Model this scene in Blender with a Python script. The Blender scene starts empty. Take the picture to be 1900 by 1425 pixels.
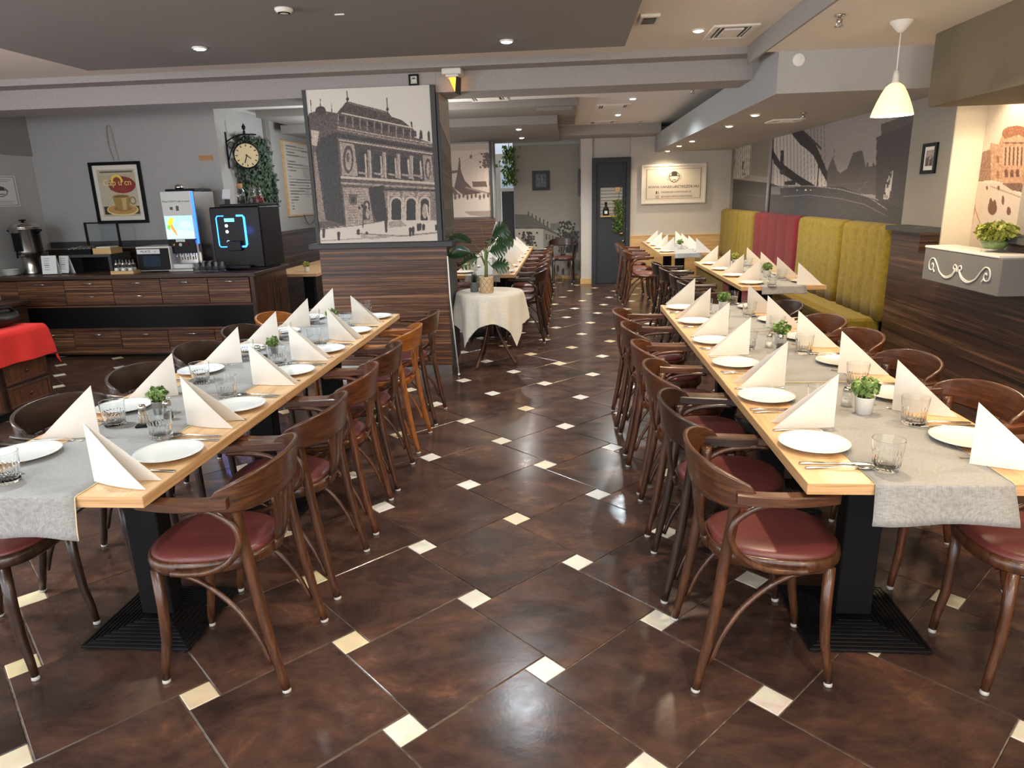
import bpy, bmesh, math, random
import numpy as np
from mathutils import Vector, Matrix
random.seed(7)
rng = np.random.default_rng(11)
SC = bpy.context.scene
COL = SC.collection
PI = math.pi

# ------------------------------------------------------------------ camera
F, PITCH, ROLL, YAW, CAMH = 1285.0, math.radians(15.25), math.radians(-1.63), math.radians(4.9), 1.55
cp, sp, cr, sr = math.cos(PITCH), math.sin(PITCH), math.cos(ROLL), math.sin(ROLL)
_R = np.array([[cr, -sr, 0], [sr, cr, 0], [0, 0, 1]]) @ np.array([[1, 0, 0], [0, -sp, -cp], [0, cp, -sp]])
_R = _R @ np.array([[math.cos(YAW), math.sin(YAW), 0], [-math.sin(YAW), math.cos(YAW), 0], [0, 0, 1]])
cd = bpy.data.cameras.new('camera'); cam = bpy.data.objects.new('camera', cd); COL.objects.link(cam)
cd.sensor_width = 36.0; cd.sensor_fit = 'HORIZONTAL'; cd.lens = F / 1900 * 36.0; cd.clip_start = 0.05
M3 = Matrix((_R[0], -_R[1], -_R[2])).transposed()
cam.matrix_world = Matrix.Translation((0, 0, CAMH)) @ M3.to_4x4()
SC.camera = cam

# ------------------------------------------------------------------ world, exposure
w = bpy.data.worlds.new('daylight'); SC.world = w; w.use_nodes = True
w.node_tree.nodes['Background'].inputs[0].default_value = (0.97, 0.97, 1.0, 1)
w.node_tree.nodes['Background'].inputs[1].default_value = 2.5
SC.view_settings.view_transform = 'Standard'; SC.view_settings.look = 'None'
SC.view_settings.exposure = 0.42; SC.view_settings.gamma = 1.0; SC.view_settings.use_curve_mapping = False
SC.cycles.use_denoising = True
SC.cycles.max_bounces = 10; SC.cycles.diffuse_bounces = 4; SC.cycles.glossy_bounces = 4
SC.cycles.transmission_bounces = 10; SC.cycles.transparent_max_bounces = 12
SC.cycles.caustics_reflective = False; SC.cycles.caustics_refractive = False
SC.cycles.sample_clamp_indirect = 6.0

WARM, NEUT, COOL = (1.0, 0.80, 0.55), (1.0, 0.96, 0.90), (0.82, 0.93, 1.0)
def spot(x, y, z, power, color, size=115, blend=0.7, r=0.035, aim=None):
    d = bpy.data.lights.new('spot_light', 'SPOT'); d.energy = power; d.color = color
    d.spot_size = math.radians(size); d.spot_blend = blend; d.shadow_soft_size = r
    o = bpy.data.objects.new('spot_light', d); COL.objects.link(o); o.location = (x, y, z)
    if aim: o.rotation_euler = (Vector(aim) - Vector((x, y, z))).to_track_quat('-Z', 'Y').to_euler()
    return o
ZC, ZS = 2.58, 2.48          # light ceiling, grey dropped slab
# every lamp of the room: x, y, z of the ceiling it sits in, watts, colour, seen in frame
LAMPS = [
 (-2.258, 4.50, ZS, 120, COOL, 1), (-0.376, 4.71, ZS, 110, COOL, 1), (-3.60, 4.82, ZC, 60, WARM, 1),
 (0.872, 5.16, ZC, 110, WARM, 1), (0.741, 8.57, ZC, 95, COOL, 1), (0.69, 10.23, ZC, 60, NEUT, 1), (0.66, 11.77, ZC, 22, NEUT, 1),
 (-0.65, 9.78, 2.40, 50, NEUT, 1), (-0.706, 11.23, 2.40, 45, NEUT, 1),
 (1.65, 6.68, 2.18, 40, WARM, 1), (1.66, 7.74, 2.18, 40, WARM, 1), (1.64, 9.85, 2.18, 32, WARM, 1), (1.615, 10.80, 2.18, 32, WARM, 1),
 (1.62, 12.05, 2.18, 16, WARM, 1),
 # the same rows continue behind and above the picture
 (0.90, 2.75, ZC, 150, WARM, 0), (-2.258, 2.45, ZS, 120, COOL, 0), (-0.376, 2.55, ZS, 60, NEUT, 0), (0.9, 0.6, ZC, 110, WARM, 0),
 (-0.376, 0.4, ZS, 90, COOL, 0), (-2.258, 0.4, ZS, 90, COOL, 0), (-3.6, 2.4, ZC, 90, WARM, 0), (2.0, 2.5, 2.45, 70, WARM, 0),
 (-1.9, 8.6, ZC, 60, NEUT, 0), (-5.0, 5.4, ZC, 60, COOL, 0), (-3.0, 9.3, ZC, 40, NEUT, 0),
]
for x, y, z, p, c, s in LAMPS:
    spot(x, y, z - 0.03, p * (0.62 if y < 3.5 else 0.95 if y < 5.5 else 1.5), c, 115 if y < 5.5 else 150)
# added fill lights without fixtures: right, behind the camera, left side, behind the pillar
for x, y, z, p, c in ((1.95, 1.3, 1.95, 30, WARM), (1.95, -0.9, 1.95, 50, WARM), (0.0, -1.0, 2.0, 36, NEUT), (-4.3, 2.2, 2.0, 70, COOL), (-2.2, -0.8, 2.0, 30, NEUT), (-1.7, 7.6, 1.95, 45, NEUT), (-2.9, 8.7, 2.0, 16, COOL)):
    pn = bpy.data.lights.new('fill_point', 'POINT'); pn.energy = p; pn.color = c; pn.shadow_soft_size = .1
    _o = bpy.data.objects.new('fill_point', pn); COL.objects.link(_o); _o.location = (x, y, z)
spot(2.80, 4.98, 2.30, 30, WARM, size=100, aim=(2.86, 5.0, 1.2))       # niche light above the street picture

# ------------------------------------------------------------------ helpers
def lin(c):
    c = np.asarray(c, float) / 255.0
    return np.where(c <= 0.04045, c / 12.92, ((c + 0.055) / 1.055) ** 2.4)
def L4(c): return (*[float(v) for v in lin(c)], 1.0)

class MB:
    """collects shapes; build() links them as ONE mesh object"""
    def __init__(s): s.v = []; s.f = []; s.sm = []; s.mi = []; s.cur = 0
    def add(s, vs, fs, smooth=False):
        o = len(s.v); s.v += [tuple(map(float, p)) for p in vs]
        for f in fs: s.f.append(tuple(i + o for i in f)); s.sm.append(smooth); s.mi.append(s.cur)
        return s
    def box(s, x0, x1, y0, y1, z0, z1, bev=0.0):
        if bev <= 0:
            vs = [(x, y, z) for z in (z0, z1) for y in (y0, y1) for x in (x0, x1)]
            return s.add(vs, [(0, 2, 3, 1), (4, 5, 7, 6), (0, 1, 5, 4), (1, 3, 7, 5), (3, 2, 6, 7), (2, 0, 4, 6)])
        b = bev; vs = []; fs = []
        X, Y, Z = (x0, x1), (y0, y1), (z0, z1); idx = {}
        for i in (0, 1):
            for j in (0, 1):
                for k in (0, 1):
                    sx, sy, sz = (1 - 2 * i) * b, (1 - 2 * j) * b, (1 - 2 * k) * b
                    for a, p in (('x', (X[i], Y[j] + sy, Z[k] + sz)), ('y', (X[i] + sx, Y[j], Z[k] + sz)), ('z', (X[i] + sx, Y[j] + sy, Z[k]))):
                        idx[(a, i, j, k)] = len(vs); vs.append(p)
        g = lambda a, i, j, k: idx[(a, i, j, k)]
        for i in (0, 1):
            q = [g('x', i, 0, 0), g('x', i, 1, 0), g('x', i, 1, 1), g('x', i, 0, 1)]; fs.append(q if i else q[::-1])
            q = [g('y', 0, i, 0), g('y', 1, i, 0), g('y', 1, i, 1), g('y', 0, i, 1)]; fs.append(q[::-1] if i else q)
            q = [g('z', 0, 0, i), g('z', 1, 0, i), g('z', 1, 1, i), g('z', 0, 1, i)]; fs.append(q if i else q[::-1])
        for i in (0, 1):
            for j in (0, 1):
                fs.append([g('x', i, j, 0), g('x', i, j, 1), g('y', i, j, 1), g('y', i, j, 0)])
                fs.append([g('x', i, 0, j), g('x', i, 1, j), g('z', i, 1, j), g('z', i, 0, j)])
                fs.append([g('y', 0, i, j), g('y', 1, i, j), g('z', 1, i, j), g('z', 0, i, j)])
        for i in (0, 1):
            for j in (0, 1):
                for k in (0, 1): fs.append([g('x', i, j, k), g('y', i, j, k), g('z', i, j, k)])
        return s.add(vs, fs)
    def tube(s, pts, r, n=8, caps=True, smooth=True, flat=1.0):
        pts = [Vector(p) for p in pts]; N = len(pts)
        rs = r if hasattr(r, '__len__') else [r] * N
        t0 = (pts[1] - pts[0]).normalized()
        up = Vector((0, 0, 1)) if abs(t0.z) < 0.9 else Vector((1, 0, 0))
        a = t0.cross(up).normalized(); vs = []; fs = []
        for i, p in enumerate(pts):
            t = (pts[min(i + 1, N - 1)] - pts[max(i - 1, 0)]).normalized()
            a = (a - t * a.dot(t)).normalized(); b = t.cross(a)
            for k in range(n):
                th = 2 * PI * k / n
                vs.append(p + (a * math.cos(th) + b * math.sin(th) * flat) * rs[i])
        for i in range(N - 1):
            for k in range(n):
                k2 = (k + 1) % n
                fs.append((i * n + k, i * n + k2, (i + 1) * n + k2, (i + 1) * n + k))
        if caps: fs.append(tuple(range(n))[::-1]); fs.append(tuple((N - 1) * n + k for k in range(n)))
        return s.add(vs, fs, smooth)
    def lathe(s, prof, n=24, c=(0, 0, 0), smooth=True, lo=True, hi=True):
        vs = []; fs = []; m = len(prof)
        for r, z in prof:
            for k in range(n):
                th = 2 * PI * k / n; vs.append((c[0] + r * math.cos(th), c[1] + r * math.sin(th), c[2] + z))
        for i in range(m - 1):
            for k in range(n):
                k2 = (k + 1) % n; fs.append((i * n + k, i * n + k2, (i + 1) * n + k2, (i + 1) * n + k))
        if lo and prof[0][0] > 1e-5: fs.append(tuple(range(n))[::-1])
        if hi and prof[-1][0] > 1e-5: fs.append(tuple((m - 1) * n + k for k in range(n)))
        return s.add(vs, fs, smooth)
    def prism(s, poly, z0, z1, axis='z'):
        """poly extruded along an axis: z: (x,y); y: (x,z); x: (y,z)"""
        mp = {'z': lambda p, h: (p[0], p[1], h), 'y': lambda p, h: (p[0], h, p[1]), 'x': lambda p, h: (h, p[0], p[1])}[axis]
        n = len(poly); vs = [mp(p, z0) for p in poly] + [mp(p, z1) for p in poly]
        fs = [tuple(range(n))[::-1], tuple(range(n, 2 * n))] + [(i, (i + 1) % n, n + (i + 1) % n, n + i) for i in range(n)]
        return s.add(vs, fs)
    def grid(s, P, smooth=True, closed_u=False):
        """P[i][j] points"""
        m, n = len(P), len(P[0]); vs = [p for row in P for p in row]; fs = []
        for i in range(m - 1):
            for j in range(n if closed_u else n - 1):
                j2 = (j + 1) % n
                fs.append((i * n + j, i * n + j2, (i + 1) * n + j2, (i + 1) * n + j))
        return s.add(vs, fs, smooth)
    def shell(s, P, thick, smooth=True):
        """grid with thickness along the vertex normals (approx.)"""
        m, n = len(P), len(P[0]); A = np.array(P, float)
        du = np.gradient(A, axis=0); dv = np.gradient(A, axis=1); N = np.cross(du, dv)
        N /= (np.linalg.norm(N, axis=2, keepdims=True) + 1e-12)
        T = A + N * thick / 2; B = A - N * thick / 2
        vs = list(map(tuple, T.reshape(-1, 3))) + list(map(tuple, B.reshape(-1, 3))); o = m * n; fs = []
        for i in range(m - 1):
            for j in range(n - 1):
                q = (i * n + j, i * n + j + 1, (i + 1) * n + j + 1, (i + 1) * n + j)
                fs.append(q[::-1]); fs.append(tuple(k + o for k in q))
        ring = [j for j in range(n)] + [i * n + n - 1 for i in range(1, m)] + [(m - 1) * n + j for j in range(n - 2, -1, -1)] + [i * n for i in range(m - 2, 0, -1)]
        for a, b in zip(ring, ring[1:] + ring[:1]): fs.append((a, b, b + o, a + o))
        return s.add(vs, fs, smooth)
    def move(s, M):
        s.v = [tuple(M @ Vector(p)) for p in s.v]; return s
    def mesh(s, name, mats):
        me = bpy.data.meshes.new(name); me.from_pydata(s.v, [], s.f); 
        if not isinstance(mats, (list, tuple)): mats = [mats]
        for m in mats: me.materials.append(m)
        me.polygons.foreach_set('use_smooth', s.sm); me.polygons.foreach_set('material_index', s.mi)
        bm = bmesh.new(); bm.from_mesh(me); bmesh.ops.recalc_face_normals(bm, faces=bm.faces); bm.to_mesh(me); bm.free()
        me.update(); return me
    def build(s, name, mats, parent=None, loc=None):
        return link(name, s.mesh(name, mats), parent, loc)

def link(name, data, parent=None, loc=None):
    o = bpy.data.objects.new(name, data); COL.objects.link(o)
    if parent is not None: o.parent = parent
    if loc is not None: o.location = loc
    return o
def tag(o, label, cat=None, group=None, kind=None):
    if label: o['label'] = label
    if cat: o['category'] = cat
    if group: o['group'] = group
    if kind: o['kind'] = kind
    return o
def thing(name, label, cat, loc=(0, 0, 0), rz=0.0, group=None):
    o = bpy.data.objects.new(name, None); COL.objects.link(o); o.empty_display_size = 0.05
    o.location = loc; o.rotation_euler = (0, 0, rz); tag(o, label, cat, group); return o
def dup(root, loc, rz=0.0, label=None, group=None, swap=None):
    """copy a thing and each of its parts; meshes shared; swap = {material: material}"""
    def cp(o, parent):
        c = o.copy(); COL.objects.link(c)
        if parent is not None: c.parent = parent
        if swap and c.type == 'MESH':
            for i, sl in enumerate(c.material_slots):
                if sl.material and sl.material.name in swap:
                    nm = swap[sl.material.name]; sl.link = 'OBJECT'; sl.material = nm
        for ch in list(o.children): cp(ch, c)
        return c
    r = cp(root, None); r.location = loc; r.rotation_euler = (0, 0, rz)
    if label: r['label'] = label
    if group: r['group'] = group
    return r
def struct(name, mb, m, parent=None, label=None):
    o = mb.build(name, m, parent)
    if parent is None: o['kind'] = 'structure'
    if label: o['label'] = label
    return o
def catmull(pts, n=6):
    pts = [Vector(p) for p in pts]; out = []
    P = [pts[0] * 2 - pts[1]] + pts + [pts[-1] * 2 - pts[-2]]
    for i in range(1, len(P) - 2):
        for k in range(n):
            t = k / n; a, b, c, d = P[i - 1], P[i], P[i + 1], P[i + 2]
            out.append(0.5 * ((2 * b) + (c - a) * t + (2 * a - 5 * b + 4 * c - d) * t * t + (3 * b - a - 3 * c + d) * t ** 3))
    out.append(pts[-1]); return out
ORD = ['nearest', 'second nearest', 'third nearest', 'fourth nearest', 'fifth nearest', 'sixth nearest', 'seventh nearest', 'eighth nearest']
def nth(i, n): return 'farthest' if i == n - 1 else ORD[i]

# ------------------------------------------------------------------ materials
MATS = {}
def mat(name, base, rough=0.5, metal=0.0, spec=0.5, coat=0.0, sheen=0.0, emit=None, estr=0.0, nodes=None):
    m = bpy.data.materials.new(name); m.use_nodes = True; nt = m.node_tree; b = nt.nodes['Principled BSDF']
    b.inputs['Base Color'].default_value = L4(base); b.inputs['Roughness'].default_value = rough
    b.inputs['Metallic'].default_value = metal; b.inputs['Specular IOR Level'].default_value = spec
    b.inputs['Coat Weight'].default_value = coat; b.inputs['Coat Roughness'].default_value = 0.15
    b.inputs['Sheen Weight'].default_value = sheen
    if emit is not None:
        b.inputs['Emission Color'].default_value = L4(emit); b.inputs['Emission Strength'].default_value = estr
    if nodes: nodes(nt, b)
    MATS[name] = m; return m
def N(nt, t, **kw):
    n = nt.nodes.new(t)
    for k, v in kw.items():
        if k.startswith('i_'): n.inputs[k[2:].replace('_', ' ')].default_value = v
        else: setattr(n, k, v)
    return n
def ramp(nt, stops):
    r = nt.nodes.new('ShaderNodeValToRGB'); e = r.color_ramp.elements
    while len(e) < len(stops): e.new(0.5)
    for el, (p, c) in zip(e, stops): el.position = p; el.color = L4(c)
    return r
def coords(nt, scale=(1, 1, 1), rot=(0, 0, 0), kind='Object', rnd=0.0):
    tc = nt.nodes.new('ShaderNodeTexCoord'); mp = nt.nodes.new('ShaderNodeMapping')
    mp.inputs['Scale'].default_value = scale; mp.inputs['Rotation'].default_value = rot
    nt.links.new(tc.outputs[kind], mp.inputs['Vector'])
    if rnd:
        oi = nt.nodes.new('ShaderNodeObjectInfo'); mu = N(nt, 'ShaderNodeMath', operation='MULTIPLY'); mu.inputs[1].default_value = rnd
        nt.links.new(oi.outputs['Random'], mu.inputs[0]); nt.links.new(mu.outputs[0], mp.inputs['Location'])
    return mp.outputs['Vector']
def wood(stops, scale, detail=5, dist=0.6, rough=0.4, bump=0.08, noise=1.0, rnd=20.0):
    def f(nt, b):
        v = coords(nt, scale, rnd=rnd)
        n = N(nt, 'ShaderNodeTexNoise', i_Scale=noise, i_Detail=detail, i_Roughness=0.62, i_Distortion=dist); nt.links.new(v, n.inputs['Vector'])
        r = ramp(nt, stops); nt.links.new(n.outputs['Fac'], r.inputs['Fac']); nt.links.new(r.outputs['Color'], b.inputs['Base Color'])
        bp = N(nt, 'ShaderNodeBump', i_Strength=bump, i_Distance=0.004); nt.links.new(n.outputs['Fac'], bp.inputs['Height']); nt.links.new(bp.outputs['Normal'], b.inputs['Normal'])
    return f
def speckle(c1, c2, scale, rough_var=0.0, bump=0.05, dist=0.003, detail=3):
    def f(nt, b):
        v = coords(nt)
        n = N(nt, 'ShaderNodeTexNoise', i_Scale=scale, i_Detail=detail, i_Roughness=0.6); nt.links.new(v, n.inputs['Vector'])
        r = ramp(nt, [(0.3, c1), (0.7, c2)]); nt.links.new(n.outputs['Fac'], r.inputs['Fac']); nt.links.new(r.outputs['Color'], b.inputs['Base Color'])
        if bump:
            bp = N(nt, 'ShaderNodeBump', i_Strength=bump, i_Distance=dist); nt.links.new(n.outputs['Fac'], bp.inputs['Height']); nt.links.new(bp.outputs['Normal'], b.inputs['Normal'])
    return f
def weave(c1, c2, sx=700):
    def f(nt, b):
        v = coords(nt, (60, 900, 60)); v2 = coords(nt, (900, 60, 60))
        a = N(nt, 'ShaderNodeTexNoise', i_Scale=1.0, i_Detail=2); c = N(nt, 'ShaderNodeTexNoise', i_Scale=1.0, i_Detail=2)
        nt.links.new(v, a.inputs['Vector']); nt.links.new(v2, c.inputs['Vector'])
        ad = N(nt, 'ShaderNodeMath', operation='ADD'); nt.links.new(a.outputs['Fac'], ad.inputs[0]); nt.links.new(c.outputs['Fac'], ad.inputs[1])
        ml = N(nt, 'ShaderNodeMath', operation='MULTIPLY'); ml.inputs[1].default_value = 0.5; nt.links.new(ad.outputs[0], ml.inputs[0])
        r = ramp(nt, [(0.38, c1), (0.62, c2)]); nt.links.new(ml.outputs[0], r.inputs['Fac']); nt.links.new(r.outputs['Color'], b.inputs['Base Color'])
        bp = N(nt, 'ShaderNodeBump', i_Strength=0.25, i_Distance=0.001); nt.links.new(ml.outputs[0], bp.inputs['Height']); nt.links.new(bp.outputs['Normal'], b.inputs['Normal'])
    return f

m_oak = mat('oak_top', (200, 150, 95), 0.38, nodes=wood([(0.30, (180, 138, 94)), (0.5, (204, 164, 118)), (0.72, (217, 182, 140))], (26, 2.2, 26), rough=0.4, bump=0.03))
m_oak_edge = mat('oak_edge', (190, 145, 95), 0.5, nodes=wood([(0.3, (158, 116, 74)), (0.5, (190, 148, 102)), (0.7, (205, 168, 122))], (3, 3, 160), bump=0.05))
def chairwood(name, a, b_, c, rough=0.32):
    mat(name + '_bent', b_, rough, coat=0.25, nodes=wood([(0.28, a), (0.52, b_), (0.75, c)], (6, 6, 70), dist=0.6, bump=0.10, noise=1.3))
    return mat(name, b_, rough, coat=0.25, nodes=wood([(0.28, a), (0.52, b_), (0.75, c)], (34, 34, 5), dist=0.9, bump=0.12, noise=1.3))
m_ch = chairwood('chair_wood', (44, 25, 15), (76, 45, 27), (104, 64, 38))
m_ch_red = chairwood('chair_wood_reddish', (54, 29, 17), (90, 51, 30), (120, 72, 43))
m_ch_dk = chairwood('chair_wood_dark', (30, 19, 14), (50, 32, 24), (70, 46, 33))
m_ch_or = chairwood('chair_wood_orange', (110, 58, 20), (152, 90, 38), (180, 116, 56))
m_seat = mat('burgundy_vinyl', (104, 38, 40), 0.38, nodes=speckle((92, 44, 42), (106, 54, 50), 220, bump=0.12, dist=0.001))
m_glide = mat('white_glide', (178, 176, 170), 0.4)
m_black = mat('black_iron', (15, 15, 17), 0.5, spec=0.2)
m_blackpl = mat('black_plastic', (12, 12, 15), 0.35, spec=0.25)
m_ebony = None
def ebony(name, stops, sc, rough=0.3, noise=1.0):
    return mat(name, stops[1][1], rough, coat=0.1, nodes=wood(stops, sc, detail=4, dist=0.12, bump=0.0, noise=noise, rnd=3.0))
EB = [(0.36, (26, 14, 10)), (0.44, (84, 48, 28)), (0.50, (40, 21, 14)), (0.54, (126, 84, 52)), (0.58, (62, 34, 22)), (0.64, (146, 104, 70))]
EBD = [(0.36, (24, 15, 12)), (0.44, (66, 42, 31)), (0.50, (34, 21, 16)), (0.55, (92, 64, 47)), (0.59, (46, 29, 22)), (0.66, (110, 80, 60))]
m_eb_x = ebony('macassar_veneer', EB, (0.35, 0.35, 44), noise=1.5, rough=0.45)
m_eb_dk = ebony('macassar_veneer_dark', EBD, (0.35, 0.35, 34), noise=1.5, rough=0.45)
m_eb_v = ebony('macassar_veneer_upright', EBD, (30, 30, 0.8), noise=1.2)
m_wall = mat('wall_paint_grey', (168, 168, 167), 0.85, nodes=speckle((163, 163, 162), (173, 173, 172), 90, bump=0.08))
m_wall_r = mat('wall_paint_taupe', (146, 140, 130), 0.85, nodes=speckle((141, 135, 125), (151, 145, 135), 90, bump=0.08))
m_wall_l = mat('wall_paint_light', (196, 191, 183), 0.85, nodes=speckle((190, 185, 177), (201, 196, 188), 90, bump=0.08))
m_ceil = mat('ceiling_cream', (232, 224, 212), 0.9, nodes=speckle((228, 220, 208), (235, 227, 215), 60, bump=0.04))
m_ceil2 = mat('ceiling_white', (228, 227, 224), 0.9, nodes=speckle((224, 223, 220), (231, 230, 227), 60, bump=0.04))
m_slab = mat('ceiling_grey', (132, 127, 123), 0.9, nodes=speckle((128, 123, 119), (136, 131, 127), 60, bump=0.04))
m_beam = mat('beam_grey', (160, 155, 152), 0.9, nodes=speckle((156, 151, 148), (164, 159, 156), 60, bump=0.04))
m_taupe = mat('soffit_taupe', (122, 112, 92), 0.9, nodes=speckle((118, 108, 88), (126, 116, 96), 60, bump=0.04))
m_char = mat('charcoal_paint', (62, 62, 64), 0.6)
m_door = mat('door_slate_paint', (40, 44, 50), 0.6, nodes=speckle((38, 42, 48), (44, 49, 55), 30, bump=0.03))
m_white = mat('white_paint', (226, 222, 214), 0.6)
m_cream = mat('cream_plaster', (226, 214, 190), 0.85, nodes=speckle((221, 209, 185), (230, 218, 195), 120, bump=0.15))
m_porc = mat('white_porcelain', (222, 222, 218), 0.12, coat=0.4)
m_nap = mat('white_paper', (240, 236, 228), 0.9, nodes=speckle((216, 211, 202), (224, 219, 210), 400, bump=0.1, dist=0.0005))
m_steel = mat('cutlery_steel', (205, 203, 198), 0.14, metal=1.0)
m_steel2 = mat('brushed_steel', (190, 187, 182), 0.28, metal=1.0)
m_run = mat('grey_linen', (140, 137, 132), 0.95, sheen=0.2, nodes=weave((122, 121, 119), (152, 150, 146)))
m_hem = mat('cream_hem', (206, 188, 150), 0.9)
m_cloth = mat('beige_cloth', (204, 194, 178), 0.95, sheen=0.2, nodes=weave((190, 180, 163), (214, 205, 190)))
m_redcl = mat('red_cloth', (200, 40, 36), 0.95, sheen=0.0, nodes=weave((186, 34, 30), (206, 46, 40)))
m_olive = mat('olive_velvet', (140, 120, 18), 0.9, sheen=0.08, nodes=speckle((110, 92, 10), (134, 114, 24), 26, bump=0.1))
m_redv = mat('red_velvet', (140, 14, 26), 0.9, sheen=0.06, nodes=speckle((92, 6, 13), (114, 10, 20), 26, bump=0.1))
m_leaf = mat('green_leaf', (88, 122, 56), 0.5, nodes=speckle((70, 108, 44), (134, 160, 86), 40, bump=0))
m_leaf_d = mat('dark_leaf', (34, 62, 34), 0.35, coat=0.3, nodes=speckle((26, 50, 28), (46, 76, 40), 14, bump=0))
m_leaf_y = mat('lime_leaf', (150, 156, 60), 0.6, nodes=speckle((110, 128, 36), (190, 186, 90), 60, bump=0))
m_ivy = mat('ivy_leaf', (48, 64, 48), 0.6, nodes=speckle((34, 50, 36), (64, 82, 60), 50, bump=0))
m_stem = mat('plant_stem', (96, 108, 62), 0.6)
m_soil = mat('soil', (46, 34, 26), 0.95)
m_gold = mat('brass', (196, 168, 96), 0.3, metal=1.0)
m_ltwood = mat('pine_wood', (206, 168, 112), 0.5, nodes=wood([(0.3, (186, 146, 92)), (0.5, (208, 170, 116)), (0.7, (222, 188, 136))], (3, 3, 60), bump=0.03))
m_cork = mat('cork', (186, 138, 92), 0.9, nodes=speckle((160, 112, 70), (204, 156, 108), 160, bump=0.2))
m_paper = mat('paper_white', (222, 224, 222), 0.8)
m_ink = mat('black_print', (30, 30, 32), 0.7)
m_inkg = mat('grey_print', (96, 96, 98), 0.7)
m_salt = mat('salt', (228, 226, 218), 0.9)
m_spice = mat('pepper', (60, 46, 38), 0.9)
m_grout = mat('grout', (92, 82, 72), 0.85, nodes=speckle((58, 50, 44), (140, 128, 112), 30, bump=0.1))
def em(name, c, s): return mat(name, (0, 0, 0), 0.6, emit=c, estr=s)
m_lamp_c = em('lamp_cool', (225, 245, 255), 40); m_lamp_w = em('lamp_warm', (255, 226, 180), 26)
m_blue = em('blue_led', (20, 60, 255), 9); m_cyan = em('cyan_led', (40, 130, 255), 7)
m_screen = em('screen_blue', (150, 205, 240), 1.3); m_amber = em('amber_lamp', (255, 165, 40), 3.5); m_display = em('display_cyan', (90, 190, 240), 3)
m_btn = em('lit_button', (200, 220, 235), 1.6)
def f_shade(nt, b):
    b.inputs['Subsurface Weight'].default_value = 0.0
m_shade = mat('opal_shade', (245, 230, 200), 0.35, emit=(255, 214, 150), estr=1.0)

# thin clear glass: fresnel mirror over clear transmission
def clear(name, tint=(250, 252, 252), k=1.0, rough=0.02):
    m = bpy.data.materials.new(name); m.use_nodes = True; nt = m.node_tree; nt.nodes.remove(nt.nodes['Principled BSDF'])
    out = nt.nodes['Material Output']; tr = N(nt, 'ShaderNodeBsdfTransparent'); gl = N(nt, 'ShaderNodeBsdfGlossy'); mx = N(nt, 'ShaderNodeMixShader')
    tr.inputs['Color'].default_value = L4(tint); gl.inputs['Roughness'].default_value = rough; gl.inputs['Color'].default_value = (1, 1, 1, 1)
    lw = N(nt, 'ShaderNodeLayerWeight'); lw.inputs['Blend'].default_value = 0.35
    mul = N(nt, 'ShaderNodeMath', operation='MULTIPLY'); mul.inputs[1].default_value = k
    nt.links.new(lw.outputs['Facing'], mul.inputs[0])
    ad = N(nt, 'ShaderNodeMath', operation='ADD'); ad.inputs[1].default_value = 0.02; nt.links.new(mul.outputs[0], ad.inputs[0])
    nt.links.new(ad.outputs[0], mx.inputs[0]); nt.links.new(tr.outputs[0], mx.inputs[1]); nt.links.new(gl.outputs[0], mx.inputs[2]); nt.links.new(mx.outputs[0], out.inputs[0])
    MATS[name] = m; return m
m_glass = clear('clear_glass', (253, 254, 254), 0.26)
m_pane = clear('window_glass', (240, 244, 246), 0.12)
m_base = clear('glass_base', (244, 250, 249), 0.8, 0.12)

m_tum = mat('tumbler_glass', (250, 252, 252), 0.0, nodes=None); _b = m_tum.node_tree.nodes['Principled BSDF']; _b.inputs['Transmission Weight'].default_value = 1.0; _b.inputs['IOR'].default_value = 1.33
# floor tile: dark brown stone with rusty clouds, polished
def f_tile(nt, b):
    g = nt.nodes.new('ShaderNodeNewGeometry'); mp = nt.nodes.new('ShaderNodeMapping'); nt.links.new(g.outputs['Position'], mp.inputs['Vector'])
    oi = nt.nodes.new('ShaderNodeObjectInfo')
    sc = N(nt, 'ShaderNodeMath', operation='MULTIPLY'); sc.inputs[1].default_value = 31.0; nt.links.new(oi.outputs['Random'], sc.inputs[0]); nt.links.new(sc.outputs[0], mp.inputs['Location'])
    mp.inputs['Rotation'].default_value = (0, 0, math.radians(-47)); mp.inputs['Scale'].default_value = (1.0, 1.7, 1)
    n = N(nt, 'ShaderNodeTexNoise', i_Scale=2.6, i_Detail=12.0, i_Roughness=0.72, i_Distortion=0.4); nt.links.new(mp.outputs[0], n.inputs['Vector'])
    r = ramp(nt, [(0.28, (40, 31, 28)), (0.44, (58, 43, 38)), (0.58, (80, 57, 47)), (0.74, (120, 82, 62))]); nt.links.new(n.outputs['Fac'], r.inputs['Fac'])
    nt.links.new(r.outputs['Color'], b.inputs['Base Color'])
    n2 = N(nt, 'ShaderNodeTexNoise', i_Scale=9.0, i_Detail=5.0); nt.links.new(mp.outputs[0], n2.inputs['Vector'])
    mr = N(nt, 'ShaderNodeMapRange', i_To_Min=0.10, i_To_Max=0.32); nt.links.new(n2.outputs['Fac'], mr.inputs['Value']); nt.links.new(mr.outputs[0], b.inputs['Roughness'])
    n3 = N(nt, 'ShaderNodeTexNoise', i_Scale=60.0, i_Detail=4.0); nt.links.new(g.outputs['Position'], n3.inputs['Vector'])
    bp = N(nt, 'ShaderNodeBump', i_Strength=0.10, i_Distance=0.002); nt.links.new(n3.outputs['Fac'], bp.inputs['Height']); nt.links.new(bp.outputs['Normal'], b.inputs['Normal'])
m_tile = mat('floor_tile', (60, 44, 38), 0.25, nodes=f_tile)
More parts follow.
